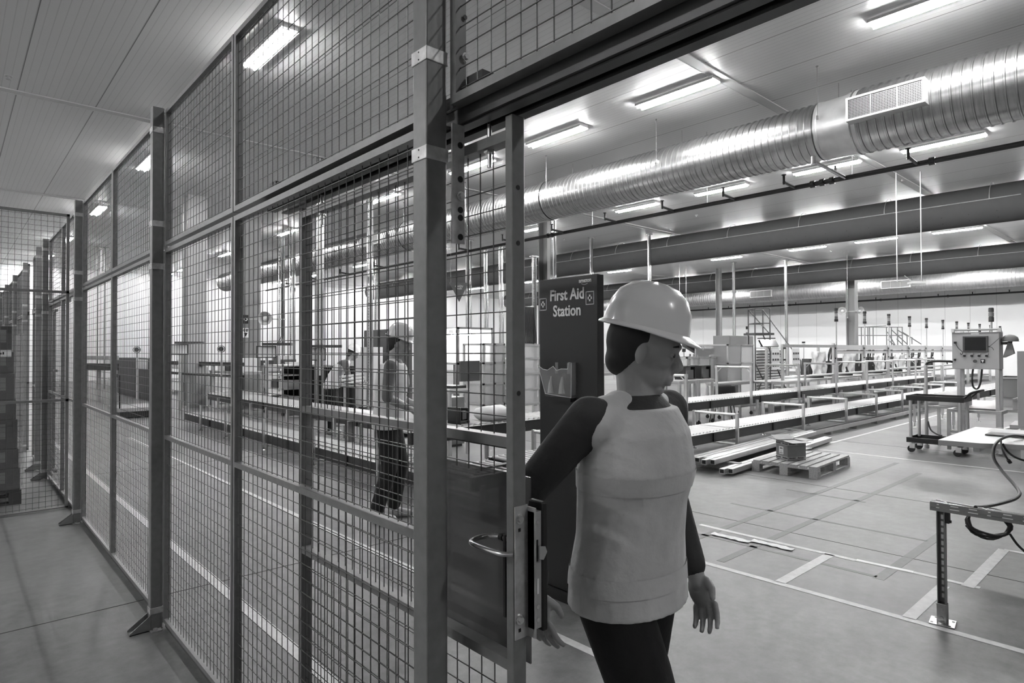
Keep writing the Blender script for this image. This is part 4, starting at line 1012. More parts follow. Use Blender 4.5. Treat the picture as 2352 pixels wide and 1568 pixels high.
def hand(wrist, d, n, s=1.0, curl=.6, right=True):
    'palm + 4 unequal curled fingers + thumb; d along the hand, n palm normal'
    d = Vector(d).normalized(); n = Vector(n).normalized(); a = d.cross(n).normalized()*(1 if right else -1)
    w_ = Vector(wrist); out = []
    pc = w_+d*.048*s
    R_ = Matrix((a, n, d)).transposed()
    out.append(('e', pc, (.040*s, .016*s, .052*s), R_))
    out.append(('c', [(w_-d*.01, .024*s), (w_+d*.03*s, .025*s)]))
    for i, (off, L) in enumerate(((.033, .070), (.0115, .080), (-.0105, .074), (-.0315, .058))):
        b = pc+d*.042*s+a*off*s; p = [b]; ang = .15
        for k in range(3):
            ang += curl*.55; q = (d*cos(ang)+n*sin(ang)+a*off*2.2).normalized(); p.append(p[-1]+q*L*s*(.42, .33, .25)[k])
        out.append(('c', [(p[0], .0092*s), (p[1], .0085*s), (p[2], .0078*s), (p[3], .0068*s)]))
    tb = w_+d*.025*s+a*.03*s; out.append(('c', [(tb, .013*s), (tb+(a*.5+d*.6+n*.5).normalized()*.035*s, .0105*s), (tb+(a*.5+d*.6+n*.5).normalized()*.035*s+(d*.9+n*.5).normalized()*.028*s, .0085*s)]))
    return out
def person(label, loc, rz, J, vox=.008, H=1.70, hd=None, top='vest', finevox=None, sleeve='long', torso_mat=None):
    """J: joints in local coordinates, facing +x, left = +y. keys: pel, chest, neck, head, head_yaw, head_pitch,
       sL,eL,wL, sR,eR,wR, hL,kL,aL, hR,kR,aR, footdir L/R"""
    t = thing('person', label, 'person', loc, rz)
    g = {k: Vector(v) if isinstance(v, (tuple, list)) else v for k, v in J.items()}
    pel, ch, nk, hdp = g['pel'], g['chest'], g['neck'], g['head']
    mid = (pel+ch)/2
    def torso(q, zlo=None, zhi=None):
        ty = g.get('tw', 0)
        return [((pel.x, pel.y, pel.z-.09), .105+q, .155+q, 0), ((pel.x, pel.y, pel.z), .115+q, .168+q, ty*.2), ((pel.x*.7+ch.x*.3, pel.y, pel.z+.10), .108+q, .150+q, ty*.4),
                ((mid.x, mid.y, mid.z+.05), .112+q, .150+q, ty*.7), ((ch.x, ch.y, ch.z), .122+q, .170+q, ty), ((ch.x*.8+nk.x*.2, ch.y, ch.z+.10), .108+q, .175+q*.8, ty), ((nk.x*.6+ch.x*.4, nk.y, nk.z-.045), .075+q*.6, .125+q*.5, ty), ((nk.x, nk.y, nk.z-.005), .055, .065, ty)]
    def limb(a, b, c, r): return ('c', [(a, r[0]), ((a+b)/2, r[0]*.96), (b, r[1]), (b+(c-b)*.35, r[1]*1.03), (c, r[2])])
    yaw, pit = g.get('hy', 0), g.get('hp', 0)
    Rh = Matrix.Rotation(yaw, 3, 'Z') @ Matrix.Rotation(pit, 3, 'Y')
    def hp(x, y, z): return hdp+Rh @ Vector((x, y, z))
    body = [('l', torso(0)), ('c', [(nk-Vector((0, 0, .05)), .062), (nk, .055), (hdp+Rh @ Vector((-.01, 0, -.06)), .052)])]
    body += [('e', hp(0, 0, .025), (.098, .076, .105), Rh), ('e', hp(.028, 0, -.045), (.066, .056, .062), Rh), ('e', hp(.062, 0, -.092), (.024, .026, .020), Rh),
             ('c', [(hp(.092, 0, .015), .009), (hp(.108, 0, -.018), .0135), (hp(.098, 0, -.028), .012)]),
             ('c', [(hp(.086, .030, .032), .011), (hp(.093, 0, .036), .011), (hp(.086, -.030, .032), .011)]),
             ('c', [(hp(.088, .018, -.057), .007), (hp(.096, 0, -.055), .008), (hp(.088, -.018, -.057), .007)]),
             ('c', [(hp(.086, .016, -.068), .007), (hp(.092, 0, -.070), .008), (hp(.086, -.016, -.068), .007)]),
             ('e', hp(.005, .078, -.005), (.017, .008, .030), Rh), ('e', hp(.005, -.078, -.005), (.017, .008, .030), Rh),
             ('e', hp(.066, .036, -.012), (.022, .018, .020), Rh), ('e', hp(.066, -.036, -.012), (.022, .018, .020), Rh)]
    for s in 'LR':
        sh, el, wr = g['s'+s], g['e'+s], g['w'+s]
        body.append(limb(sh, el, wr, (.050, .042, .027)))
        body.append(('c', [(Vector((ch.x, ch.y+(.08 if s == 'L' else -.08), sh.z-.03)), .06), (sh, .055)]))
        d = (wr-el).normalized(); nn = g.get('n'+s, Vector((0, -1 if s == 'L' else 1, 0)))
        nn = (nn-d*nn.dot(d)).normalized(); body += hand(wr, d, nn, 1.0, g.get('curl', .6), s == 'R')
        hi, kn, an = g['h'+s], g['k'+s], g['a'+s]
        body.append(('c', [(hi, .088), ((hi+kn)/2, .075), (kn, .056), (kn+(an-kn)*.3, .056), (an, .036)]))
        fd = g.get('f'+s, Vector((1, 0, 0))).normalized(); body.append(('c', [(an-Vector((0, 0, .03)), .038), (an+fd*.13-Vector((0, 0, .055)), .030)]))
    surf('body', body, vox, SKIN, t, 1)
    # eyes, hair
    for s in (1, -1):
        e = MB().ell(hp(.079, .031*s, .012), (.011, .014, .009), 12, 8); e.build('eye', EYEW, t, smooth=True)
        MB().ell(hp(.0885, .031*s, .011), (.003, .007, .007), 8, 6).build('iris', BLACK, t)
        MB().tube([hp(.090, (.031-.018)*s, .032), hp(.093, .031*s, .037), hp(.082, (.031+.02)*s, .033)], [.003, .004, .002], 6).build('eyebrow', HAIR, t)
    surf('hair', [('e', hp(-.022, 0, .03), (.090, .083, .098), Rh), ('e', hp(-.055, 0, -.035), (.045, .066, .05), Rh)], .008, HAIR, t, 3)
    # trousers
    tr = [('l', [(c, rx+.012, ry+.012, a) for c, rx, ry, a in torso(0)[:3]])]
    for s in 'LR':
        hi, kn, an = g['h'+s], g['k'+s], g['a'+s]
        an2 = an+(kn-an).normalized()*.03
        tr.append(('c', [(hi, .103), ((hi+kn)/2, .093), (kn, .075), (kn+(an-kn)*.35, .074), (an2, .066)]))
        fd = g.get('f'+s, Vector((1, 0, 0))).normalized()
        R_f = Matrix.Rotation(atan2(fd.y, fd.x), 3, 'Z')
        surf('shoe', [('c', [(an-Vector((0, 0, .04)), .047), (an+fd*.06-Vector((0, 0, .05)), .046), (an+fd*.15-Vector((0, 0, .062)), .036)])], .010, SHOE if top != 'dark' else BLACK, t, 4)
    surf('trousers', tr, max(vox, .0065)*1.5, TROUS, t, 6)
    # upper clothes
    sl = [('l', [(c, rx+.014, ry+.014, a) for c, rx, ry, a in torso(0)[1:-1]]+[((nk.x, nk.y, nk.z-.01), .068, .075, 0)])]
    for s in 'LR':
        sh, el, wr = g['s'+s], g['e'+s], g['w'+s]
        end = el+(wr-el)*(.90 if sleeve == 'long' else .05)
        sl.append(('c', [(Vector((ch.x, ch.y+(.08 if s == 'L' else -.08), sh.z-.035)), .066), (sh, .060), ((sh+el)/2, .056), (el, .050), (end, .040 if sleeve == 'long' else .050)]))
    surf('jacket' if sleeve == 'long' else 'shirt', sl, max(vox, .0065)*1.5, torso_mat or SHIRT, t, 5)
    # vest
    q = .036
    vs_ = [(c, rx+q, ry+q-(.02 if i > 4 else 0), a) for i, (c, rx, ry, a) in enumerate(torso(0)[:-1])]
    vs_[0] = ((vs_[0][0][0], vs_[0][0][1], vs_[0][0][2]+.0), vs_[0][1]+.015, vs_[0][2]+.015, 0)
    VO = surf('vest', [('l', vs_), *[('c', [((nk.x-.005, nk.y+s_*.085, nk.z-.045), .050), ((g['sL'].x*.5+g['sR'].x*.5, ch.y+s_*.125, g['sL'].z-.005), .064), ((g['sL'].x*.5+g['sR'].x*.5, ch.y+s_*.165, g['sL'].z-.02), .066)]) for s_ in (1, -1)]], vox*1.5, VEST, t, 4)
    for zf in (.16, .62):
        i = zf*(len(vs_)-1); k = int(i); fr = i-k; A_, B_ = vs_[k], vs_[k+1]
        c = Vector(A_[0])*(1-fr)+Vector(B_[0])*fr; rx = A_[1]*(1-fr)+B_[1]*fr+.004; ry = A_[2]*(1-fr)+B_[2]*fr+.004; n = 64; v = []; f = []
        for dz, g_ in ((-.025, 0), (-.012, 0), (0, 0), (.012, 0), (.025, 0)):
            v += [(c.x+(rx+g_)*cos(2*pi*j/n), c.y+(ry+g_)*sin(2*pi*j/n), c.z+dz) for j in range(n)]
        for a in range(4): f += [(a*n+j, a*n+(j+1) % n, (a+1)*n+(j+1) % n, (a+1)*n+j) for j in range(n)]
        o = MB().add(v, f).build('reflective_band', BAND, t, smooth=True); md = o.modifiers.new('w', 'SHRINKWRAP'); md.target = VO; md.offset = .003; md.wrap_mode = 'ABOVE_SURFACE'
    # helmet
    n = 28; v = []; f = []; prof = [(1.12, .0), (1.10, .005), (1.02, .012), (1.01, .03), (.95, .065), (.80, .100), (.55, .125), (.25, .135), (.02, .138)]
    for (r, z) in prof:
        for k in range(n):
            a = 2*pi*k/n; rx = .122*r; ry = .103*r
            x = rx*cos(a); y = ry*sin(a)
            if r > 1.05 and x > 0: x += .045*cos(a)*((r-1.02)/.14)
            if abs(y) < .02 and r < 1.0: z_ = z+.006
            else: z_ = z
            if r > 1.05: z_ = z-.012*max(0, cos(a))
            v.append(hp(x-.008, y, z_+.058))
    for i in range(len(prof)-1): f += [(i*n+k, i*n+(k+1) % n, (i+1)*n+(k+1) % n, (i+1)*n+k) for k in range(n)]
    f.append(tuple(range((len(prof)-1)*n, len(prof)*n)))
    o = MB().add(v, f).build('helmet', HELM, t, smooth=True); md = o.modifiers.new('s', 'SOLIDIFY'); md.thickness = .004
    return t
# walking man at the gate: photo shows waist to head turning right and looking down
J1 = dict(pel=(0, 0, .93), chest=(.03, 0, 1.22), neck=(.03, 0, 1.435), head=(.045, .01, 1.545), hy=.45, hp=.25, tw=.12,
          sL=(.03, .19, 1.37), eL=(.01, .235, 1.11), wL=(.11, .20, .88), sR=(.00, -.19, 1.37), eR=(-.17, -.26, 1.15), wR=(-.12, -.27, .91),
          hL=(0, .09, .87), kL=(-.05, .10, .48), aL=(-.30, .11, .16), hR=(0, -.09, .87), kR=(.17, -.10, .50), aR=(.24, -.10, .09), fL=(.9, .0, -.35), fR=(1, 0, 0), curl=.42)
p = W(1440, 1.80)
t1 = person('man in white helmet and light safety vest walking past the first aid board, nearest person', p, radians(-84), J1, vox=.0046, torso_mat=JACKET)
m = MB().tube([(.15, -.055, 1.575), (.185, -.02, 1.567), (.19, 0, 1.566), (.185, .02, 1.567), (.15, .055, 1.575)], .004, 6)
J2 = dict(pel=(0, 0, .93), chest=(.03, 0, 1.26), neck=(.05, 0, 1.48), head=(.09, 0, 1.61), hy=-.1, hp=.30, tw=-.1,
          sL=(.02, .20, 1.41), eL=(.0, .28, 1.13), wL=(.20, .20, 1.05), sR=(.04, -.20, 1.41), eR=(.02, -.28, 1.14), wR=(.22, -.14, 1.02),
          hL=(0, .09, .89), kL=(.10, .10, .49), aL=(.03, .10, .09), hR=(0, -.09, .89), kR=(.02, -.10, .49), aR=(-.10, -.10, .09), curl=.8)
person('man in white helmet, vest and black trousers standing behind the nearest mesh panel', W(893, 5.75), radians(-38), J2, vox=.011, sleeve='short')
J3 = dict(pel=(0, 0, .93), chest=(.16, 0, 1.20), neck=(.30, 0, 1.38), head=(.38, 0, 1.49), hy=0, hp=.45, tw=0,
          sL=(.24, .20, 1.33), eL=(.32, .26, 1.06), wL=(.55, .20, .96), sR=(.24, -.20, 1.33), eR=(.30, -.26, 1.06), wR=(.52, -.18, .92),
          hL=(0, .09, .89), kL=(.08, .10, .49), aL=(0, .10, .09), hR=(0, -.09, .89), kR=(.03, -.10, .49), aR=(-.06, -.10, .09), curl=.8)
person('bending man in white helmet and vest working behind the left conveyor, farthest person', W(762, 11.7), radians(-25), J3, vox=.013, sleeve='short')
# ---------------------------------------------------------------- far machines and benches
def dr(px): return math.tan(YAW+math.atan((px-1176)/1430.7))
def dep(x, y): return .6705*x+.742*y
def table(label, x0, x1, y0, y1, h, name='workbench', topm=GREYM, castors=False, shelf=None, th=.03, cat='table', legm=ALU):
    t = thing(name, label, cat, (x0, y0, 0)); a, b = x1-x0, y1-y0
    MB().box(0, 0, h-th, a, b, h).build('table_top', topm, t)
    z0 = .09 if castors else 0
    for x in (.03, a-.03):
        for y in (.03, b-.03):
            MB().box(x-.02, y-.02, z0, x+.02, y+.02, h-th).build('leg', legm, t)
            if castors: MB().box(x-.008, y-.02, .045, x+.008, y+.02, .09).cyl((x-.012, y, .04), (x+.012, y, .04), .04, 10).build('castor', RUBBER, t)
    m = MB().box(.03, .015, h-th-.04, a-.03, .04, h-th).box(.03, b-.04, h-th-.04, a-.03, b-.015, h-th).box(.015, .03, h-th-.04, .04, b-.03, h-th); m.build('apron', legm, t)
    if shelf: MB().box(.02, .02, shelf-.02, a-.02, b-.02, shelf).build('lower_shelf', topm, t)
    return t
def enclosure(label, x0, x1, y0, y1, z0, z1, cols=2, name='clear_enclosure', m=None, rows=1):
    t = thing(name, label, 'enclosure', (x0, y0, 0)); a, b = x1-x0, y1-y0; m = m or POLY; s = .035
    for x in (0, a-s):
        for y in (0, b-s): MB().box(x, y, 0, x+s, y+s, z1).build('corner_post', ALU, t)
    f = MB()
    for z in (z0, z1-s): f.box(0, 0, z, a, s, z+s).box(0, b-s, z, a, b, z+s).box(0, s, z, s, b-s, z+s).box(a-s, s, z, a, b-s, z+s)
    for c in range(1, cols): f.box(a*c/cols, 0, z0, a*c/cols+s, s, z1)
    for r in range(1, rows): f.box(0, 0, z0+(z1-z0)*r/rows, a, s, z0+(z1-z0)*r/rows+s).box(0, s, z0+(z1-z0)*r/rows, s, b-s, z0+(z1-z0)*r/rows+s)
    f.build('frame_rail', ALU, t)
    MB().box(s, .015, z0+s, a-s, .02, z1-s).build('clear_panel', m, t); MB().box(.015, s, z0+s, .02, b-s, z1-s).build('clear_panel', m, t)
    return t
def cabinet(label, x0, x1, y0, y1, z0, z1, m=MIDG, name='machine_cabinet', doors=1, face='x', handle=True):
    t = thing(name, label, 'cabinet', (x0, y0, 0)); a, b = x1-x0, y1-y0
    MB().box(0, 0, z0+.04, a, b, z1).build('housing', m, t, bev=.01)
    MB().box(.03, .03, z0, a-.03, b-.03, z0+.04).build('plinth', DARKG, t)
    for k in range(doors):
        if face == 'x': d = MB().box(-.012, b*k/doors+.02, z0+.08, 0, b*(k+1)/doors-.02, z1-.04)
        else: d = MB().box(a*k/doors+.02, -.012, z0+.08, a*(k+1)/doors-.02, 0, z1-.04)
        o = d.build('door', m, t)
        if handle:
            zc = (z0+z1)/2
            if face == 'x': MB().box(-.035, b*(k+1)/doors-.08, zc-.06, -.013, b*(k+1)/doors-.05, zc+.06).build('handle', BLACK, o)
            else: MB().box(a*(k+1)/doors-.08, -.035, zc-.06, a*(k+1)/doors-.05, -.013, zc+.06).build('handle', BLACK, o)
    return t
# -- row of packing stations beyond the right hand conveyors
YS = 6.85
PXS = [1797, 1916, 1981.6, 2037.3, 2085, 2124, 2162, 2194, 2221, 2247, 2272, 2294, 2313]
XS = [YS*dr(p_) for p_ in PXS]
def station(i, x0, x1, lab):
    L = x1-x0; t = thing('packing_station', lab, 'workstation', (x0, YS, 0))
    MB().box(-.03, -.03, 0, .03, .03, 1.68).build('upright', ALU, t); MB().box(-.03, 1.27, 0, .03, 1.33, 1.68).build('upright', ALU, t)
    if i == 0: MB().box(L-.10, -.03, 0, L-.04, .03, 1.72).build('upright', ALU, t)
    if i == 0: MB().box(0, -.02, 1.60, L, .02, 1.67).build('top_beam', ALU, t)
    else:
        MB().box(.04, -.02, 1.53, L-.04, .02, 1.67).build('header_board', WPLAST, t); MB().box(.04, -.03, 1.495, L-.04, .0, 1.515).build('header_edge', BLACK, t)
        MB().box(.04, -.02, 1.42, L-.04, .02, 1.49).build('lower_board', WPLAST, t)
    MB().box(.04, .2, .70, L-.06, 1.0, .74).build('work_shelf', GREYM, t); MB().box(.04, .3, .25, L-.06, 1.1, .28).build('lower_shelf', MIDG, t)
    MB().cyl((.05, .02, .86 if i < 3 else .90), (L-.06, .02, .86 if i < 3 else .90), .035, 10).build('white_roller_tube', WPLAST, t)
    m = MB().cb((L*.45, .03, .98), (.05, .03, .16), ry=-.6).box(L*.45-.05, .0, .89, L*.45+.08, .05, .93); m.build('black_clamp', BLACK, t)
    for z in (1.58, 1.30): MB().box(-.03, -.06, z-.02, .06, -.03, z+.02).build('clamp_knob', BLACK, t)
    if i == 0:
        for dx in (.08, 1.25):
            nb = MB().box(dx, .30, 1.05, dx+.42, .32, 1.58).build('notice_board', PAPER, t)
            b_ = MB()
            for r in range(3):
                for c in range(3): b_.box(dx+.03+c*.13, .296, 1.12+r*.15, dx+.11+c*.13, .30, 1.17+r*.15)
            b_.build('notice_print', DARKG, nb)
    return t
for i in range(11):
    station(i, XS[i], XS[i+1], ('wide first packing station with notice boards behind its aluminium beam' if i == 0 else '%s packing station from the left, with a white header board' % ORD[i]))
cov = [(1880, 7.3, 'white cover sheet draped over a machine in the wide first packing station', .62, .95), (1948, 7.3, 'white cover sheet in the second packing station', .62, .95),
       (2018, 7.3, 'white cover sheet in the third packing station, folded over', .5, .80), (2064, 7.3, 'white cover sheet in the fourth packing station, hanging lowest', .6, .82)]
for i, (px, y, lab, wd, h) in enumerate(cov):
    x = y*dr(px); d = dep(x, y)
    t = thing('covered_printer', lab.replace('white cover sheet', 'covered machine under a white sheet', 1) if 0 else lab, 'covered machine', (x, y, 0), radians(-38))
    MB().box(-.22, .12, .74, .22, .5, 1.28).build('machine_body', DARKG, t); MB().cb((0, .10, .80), (.3, .1, .08), rx=.3).build('feed_tray', BLACK, t)
    sheet('cover_sheet', (0, -.02, .72+.10), wd*.72, h-.28, '', COVER, i+2, 0, parent=t, depth=.06)
for i, px in enumerate((1905, 1978, 1995, 2030, 2095, 2110, 2140)):
    y = 7.5; x = y*dr(px); t = thing('hose_reel_unit', 'black hose and arm unit behind the station posts, %s from the left' % ORD[i], 'machine', (x, y, .242))
    MB().box(-.08, -.05, .5, .08, .2, .95).build('body', BLACK, t)
    MB().tube(smooth_path([(-.05, 0, .95), (-.12, -.02, 1.15), (.0, -.04, 1.35), (.12, -.02, 1.2), (.10, 0, 1.0)]), .022, 6).build('hose', BLACK, t)
    MB().bar((-.15, .02, .75), (.14, .02, 1.3), .035).build('arm', DARKG, t)
# signal towers on poles
for i, px in enumerate(PXS[1:]):
    x = YS*dr(px); zt = 2.70
    t = thing('signal_tower', '%s signal tower from the left, dark lamps on a thin pole' % ORD[i], 'signal light', (x, YS-.06, 0))
    MB().cyl((0, 0, 1.68), (0, 0, zt-.38), .018, 8).box(-.02, -.01, 0, .02, .025, 1.68).build('pole', ALU, t)
    for k, mm in enumerate((BLACK, DARKG, MIDG, DARKG, BLACK)):
        MB().lathe([(.05 if k in (0, 4) else .042, 0), (.05 if k in (0, 4) else .042, .07)], (0, 0, zt-.38+k*.075), 12).build('lamp_segment', mm, t)
for i, (px, py0, py1, d) in enumerate([(1571, 784, 808, 17), (1607, 792, 810, 17.5), (1717, 749, 770, 21), (1846, 784, 795, 20)]):
    p = W(px, d); t = thing('signal_tower', 'small dark signal tower, %s' % ['beside the tilted black conveyor head, left', 'just behind the tilted black conveyor head', 'on the grey cabinet left of the rolling ladder', 'above the notice boards of the first packing station'][i], 'signal light', (p.x, p.y, 0))
    zt = ZZ(py0, d, px); zb = ZZ(py1, d, px)
    for k, mm in enumerate((DARKG, WPLAST, BLACK)): MB().lathe([(.05, 0), (.05, (zt-zb)/3-.004)], (0, 0, zb+k*(zt-zb)/3), 10).build('lamp_segment', mm, t)
    MB().cyl((0, 0, .0), (0, 0, zb), .015, 6).build('pole', ALU, t)
# -- rolling ladder
p = W(1765, 19.4); t = thing('rolling_ladder', 'tall dark rolling safety ladder with railed platform', 'ladder', (p.x, p.y, 0), radians(-42+8)); t.scale = (1.19, 1.19, 1)
# local x = image right, y = away
def zl(py): return ZZ(py, 19.4, 1765)
zp = zl(767); zr = zl(708); r_ = .016
m = MB()
for (x, y) in ((-.37, 0), (-.25, .55), (.05, 0), (.17, .55)): m.cyl((x, y, zp), (x, y, zr), r_, 8)
for z in (zr, zl(742)): m.tube([(.05, 0, z), (-.37, 0, z), (-.25, .55, z), (.17, .55, z)], r_, 6)
m.build('guard_rail', DARKG, t)
MB().box(-.39, 0, zp-.03, .17, .55, zp+.04).build('platform', DARKG, t)
m = MB()
for (a, b) in (((-.37, 0, .0), (-.37, 0, zp)), ((.05, 0, .0), (.05, 0, zp)), ((-.25, .55, .0), (-.25, .55, zp)), ((.17, .55, zp), (.47, -.2, .03)), ((-.25, .55, zr), (.05, .0, zp)), ((.17, .55, zr), (.72, -.3, 1.2)), ((.72, -.3, 1.2), (.75, -.32, .1)), ((-.37, 0, zp*.55), (.05, 0, .12)), ((.05, 0, zp*.55), (-.37, 0, .12))): m.cyl(a, b, r_, 6)
m.build('frame_tube', DARKG, t)
for k in range(8):
    q = (k+.5)/8; MB().cb((.0+.42*q+.05, .25-.45*q, zp*(1-q)), (.42, .2, .03), rz=.2).build('step', DARKG, t)
for (x, y) in ((-.37, 0), (.05, 0), (.47, -.2), (-.25, .55)): MB().cyl((x-.015, y, .05), (x+.015, y, .05), .05, 12).build('castor', RUBBER, t)
# -- louvred white shelving behind ladder
x0, x1 = 9.4*dr(1737), 9.4*dr(1795); t = thing('louvred_rack', 'white rack of closely spaced bins behind the rolling ladder', 'rack', (x0, 9.4, 0)); a = x1-x0
MB().box(-.03, 0, 0, 0, .5, 1.62).build('side_frame', WPLAST, t); MB().box(a, 0, 0, a+.03, .5, 1.62).build('side_frame', WPLAST, t)
m = MB()
for k in range(17): m.cb((a/2, .02, .10+k*.09), (a, .10, .035), rx=.5)
m.build('bin_front', WPLAST, t); MB().box(0, .12, .05, a, .14, 1.6).build('back_panel', DARKG, t)
def cab_px(lab, pxa, pxb, Y, ya, yb, **k):
    xa, xb = Y*dr(pxa), Y*dr(pxb); d = dep((xa+xb)/2, Y); return cabinet(lab, xa, xb, Y, Y+.6, 0, ZZ(ya, d, pxa), face='y', **k)
cab_px('grey control cabinet with signal tower behind the rolling ladder', 1676, 1730, 10.4, 771, 905, m=MIDG)
p = 8.6; xa, xb = p*dr(1747), p*dr(1784); t = thing('sloped_monitor', 'dark sloping display panel behind the ladder rungs', 'screen', (xa, p, 0)); MB().cb(((xb-xa)/2, 0, 1.73), (xb-xa, .05, .22), rx=-.5).build('screen', SCREEN, t); MB().box((xb-xa)/2-.04, .05, 0, (xb-xa)/2+.04, .1, 1.66).build('stand', ALU, t)
enclosure('clear panelled enclosure left of the rolling ladder', 7.6*dr(1672), 7.6*dr(1731), 7.6, 8.5, .72, 1.68, 2, rows=2)
enclosure('low clear panelled enclosure under the tilted black conveyor head', 7.9*dr(1578), 7.9*dr(1655), 7.9, 8.8, .80, 1.38, 3)
table('aluminium workbench on castors left of the black chair', 6.95*dr(1560), 6.95*dr(1601), 6.95, 7.8, .93, castors=True, shelf=.35)
table('aluminium workbench on castors with dark framed unit, behind the black chair', 6.95*dr(1605), 6.95*dr(1640), 6.95, 7.8, .93, castors=True, shelf=.35)
table('long aluminium workbench in front of the clear enclosure', 7.2*dr(1652), 7.2*dr(1728), 7.2, 7.55, .80, castors=True, shelf=.3)
for i, px in enumerate((1585, 1621)):
    Y = 7.15; x = Y*dr(px); t = thing('framed_unit', '%s small black framed unit standing on the workbench' % ['left', 'right'][i], 'unit', (x, Y, .931))
    f = MB().box(-.2, 0, 0, -.18, .25, .28).box(.18, 0, 0, .2, .25, .28).box(-.18, 0, .26, .18, .25, .28).box(-.18, 0, 0, .18, .25, .02); f.build('frame', BLACK, t); MB().box(-.18, .1, .02, .18, .12, .26).build('white_panel', PAPER, t)
    MB().prism([(-.12, 0), (.12, 0), (.02, .03)], .02, .2).build('dark_cone', DARKG, t)
p = W(1600, 16.0); t = thing('tilted_conveyor_head', 'tilted black conveyor head resting above the clear enclosure', 'machine', (p.x, p.y, 0), radians(-42))
MB().cb((-.05, 0, 1.52), (.62, .4, .07), ry=.55).cb((.06, .05, 1.52), (.5, .36, .12), ry=.5).build('body', BLACK, t); MB().cb((.28, .1, 1.50), (.34, .3, .16)).build('motor_box', DARKG, t)
legs(t, [(x-.02, y-.02, 0, x+.02, y+.02, 1.44) for (x, y) in ((-.1, -.1), (.35, -.1), (.35, .25), (-.1, .25))], ALU)
# black chair
p = W(1660, 13.1); t = thing('chair', 'black plastic chair with thin metal legs standing behind the right hand conveyors', 'chair', (p.x, p.y, 0), radians(-50))
MB().box(-.22, -.2, .44, .22, .22, .47).build('seat', BLACK, t, bev=.01)
v = []; f = []
for j in range(7):
    for i in range(9):
        a = (i-4)/4; z = .47+j*.06; v.append((a*.22*(1-.12*(j/6)**2), -.2-.03*(j/6)-.05*(1-a*a), z if abs(a) < .9 or j < 6 else z-.03))
for j in range(6):
    for i in range(8): f.append((j*9+i, j*9+i+1, (j+1)*9+i+1, (j+1)*9+i))
o = MB().add(v, f).build('backrest', BLACK, t, smooth=True); md = o.modifiers.new('s', 'SOLIDIFY'); md.thickness = .012
for (x, y) in ((-1, -1), (1, -1), (-1, 1), (1, 1)): MB().cyl((x*.17, y*.16, .44), (x*.24, y*.23, 0), .011, 8).build('leg', BLACK, t)
# platform stairs on far right wall
def X_(px): return px
t = thing('stair_platform', 'grey railed platform with two stair flights in front of the back wall', 'stairs', (0, 0, 0)); d0 = 33
m = MB()
def PR(px, py, d=d0): q = W(px, d); return (q.x, q.y, ZZ(py, d, px))
for px in (1979, 1994, 1998, 2006, 2037, 2048, 2062, 2073): m.cyl(PR(px, 751), PR(px, 792), .025, 6)
for py in (751, 770): m.cyl(PR(1968, py), PR(2074, py), .025, 6)
m.cyl(PR(1979, 751), PR(2036, 748), .025, 6)
m.build('railing', STAIRG, t)
m = MB()
for (a, b, c_, e) in ((2039, 762, 2056, 792), (2048, 757, 2084, 790), (2061, 757, 2084, 771), (2073, 762, 2116, 790), (2040, 780, 2054, 792), (2060, 778, 2074, 792)): m.cyl(PR(a, b), PR(c_, e), .025, 6)
for (a, b, c_) in ((2084, 771, 792), (2095, 774, 790)): m.cyl(PR(a, b), PR(a, c_), .025, 6)
m.build('stair_handrail', STAIRG, t)
q0, q1 = W(1975, d0), W(2074, d0); m = MB().bar((q0.x, q0.y, 1.72), (q1.x, q1.y, 1.72), .9, .06); m.build('platform_deck', STAIRG, t)
for px in (1979, 2006, 2048, 2073): a = W(px, d0); MB().box(a.x-.04, a.y-.04, 0, a.x+.04, a.y+.04, 1.7).build('leg', STAIRG, t)
a, b = W(2076, d0), W(2130, d0)
for k in range(8): q = k/8; c_ = a.lerp(b, q); MB().cb((c_.x, c_.y, 1.65-1.6*q), (.28, .9, .03), rz=.74).build('stair_tread', STAIRG, t)
# benches and frames filling the floor between the conveyors at the right
for i, (px0, px1, Y, h) in enumerate([(1990, 2060, 9.4, .9), (2075, 2130, 9.4, .9), (1830, 1900, 9.4, .95), (1910, 1975, 9.4, .95)]):
    table('far aluminium bench behind the packing stations, %s in the hall' % ORD[i], Y*dr(px0), Y*dr(px1), Y, Y+.9, h, shelf=.4, topm=GREYM)
for i, (px0, px1, Y, h) in enumerate([(1700, 1770, 6.6, .38), (1797, 1860, 6.53, .80)]):
    table(['low aluminium frame with grey top on the floor behind the chair', 'aluminium side table right of the black chair, below the first packing station'][i], Y*dr(px0), Y*dr(px1), Y, Y+.28, h, topm=WPLAST)
# conveyors running in the far aisle at the right, seen behind the cabinet legs
conveyor('far roller conveyor seen between the control cabinet legs', (14.0, 3.25), 0, 16, .55, .62, pitch=.3, legs=[(x, .6, False) for x in (.3, 2.3, 4.3, 6.3, 8.3, 10.3)])
# -- lit booth beyond the gate gap
Yb = 9.3; xa, xb, xc = Yb*dr(1051), Yb*dr(1132), 0
t = thing('inspection_booth', 'brightly lit white inspection booth seen past the sliding gate', 'booth', (xa, Yb, 0)); a = xb-xa; b = 1.2
d = dep(xa, Yb); z0, z1 = ZZ(832, d), ZZ(750, d)
MB().box(0, b-.03, z0, a, b, z1).build('back_panel', WHITE, t); MB().box(a-.03, .04, z0, a, b-.03, z1-.03).build('side_panel', WHITE, t); MB().box(0, .04, z1-.03, a, b-.03, z1).build('roof_panel', WHITE, t)
MB().box(0, 0, z0-.04, a, b, z0).build('floor_panel', GREYM, t)
m = MB().box(0, 0, z1-.04, a, .04, z1).box(0, 0, 0, .04, .04, z1).box(a-.04, 0, 0, a, .04, z1).box(0, b, 0, .04, b+.04, z1).box(a-.04, b, 0, a, b+.04, z1); m.build('frame', MIDG, t)
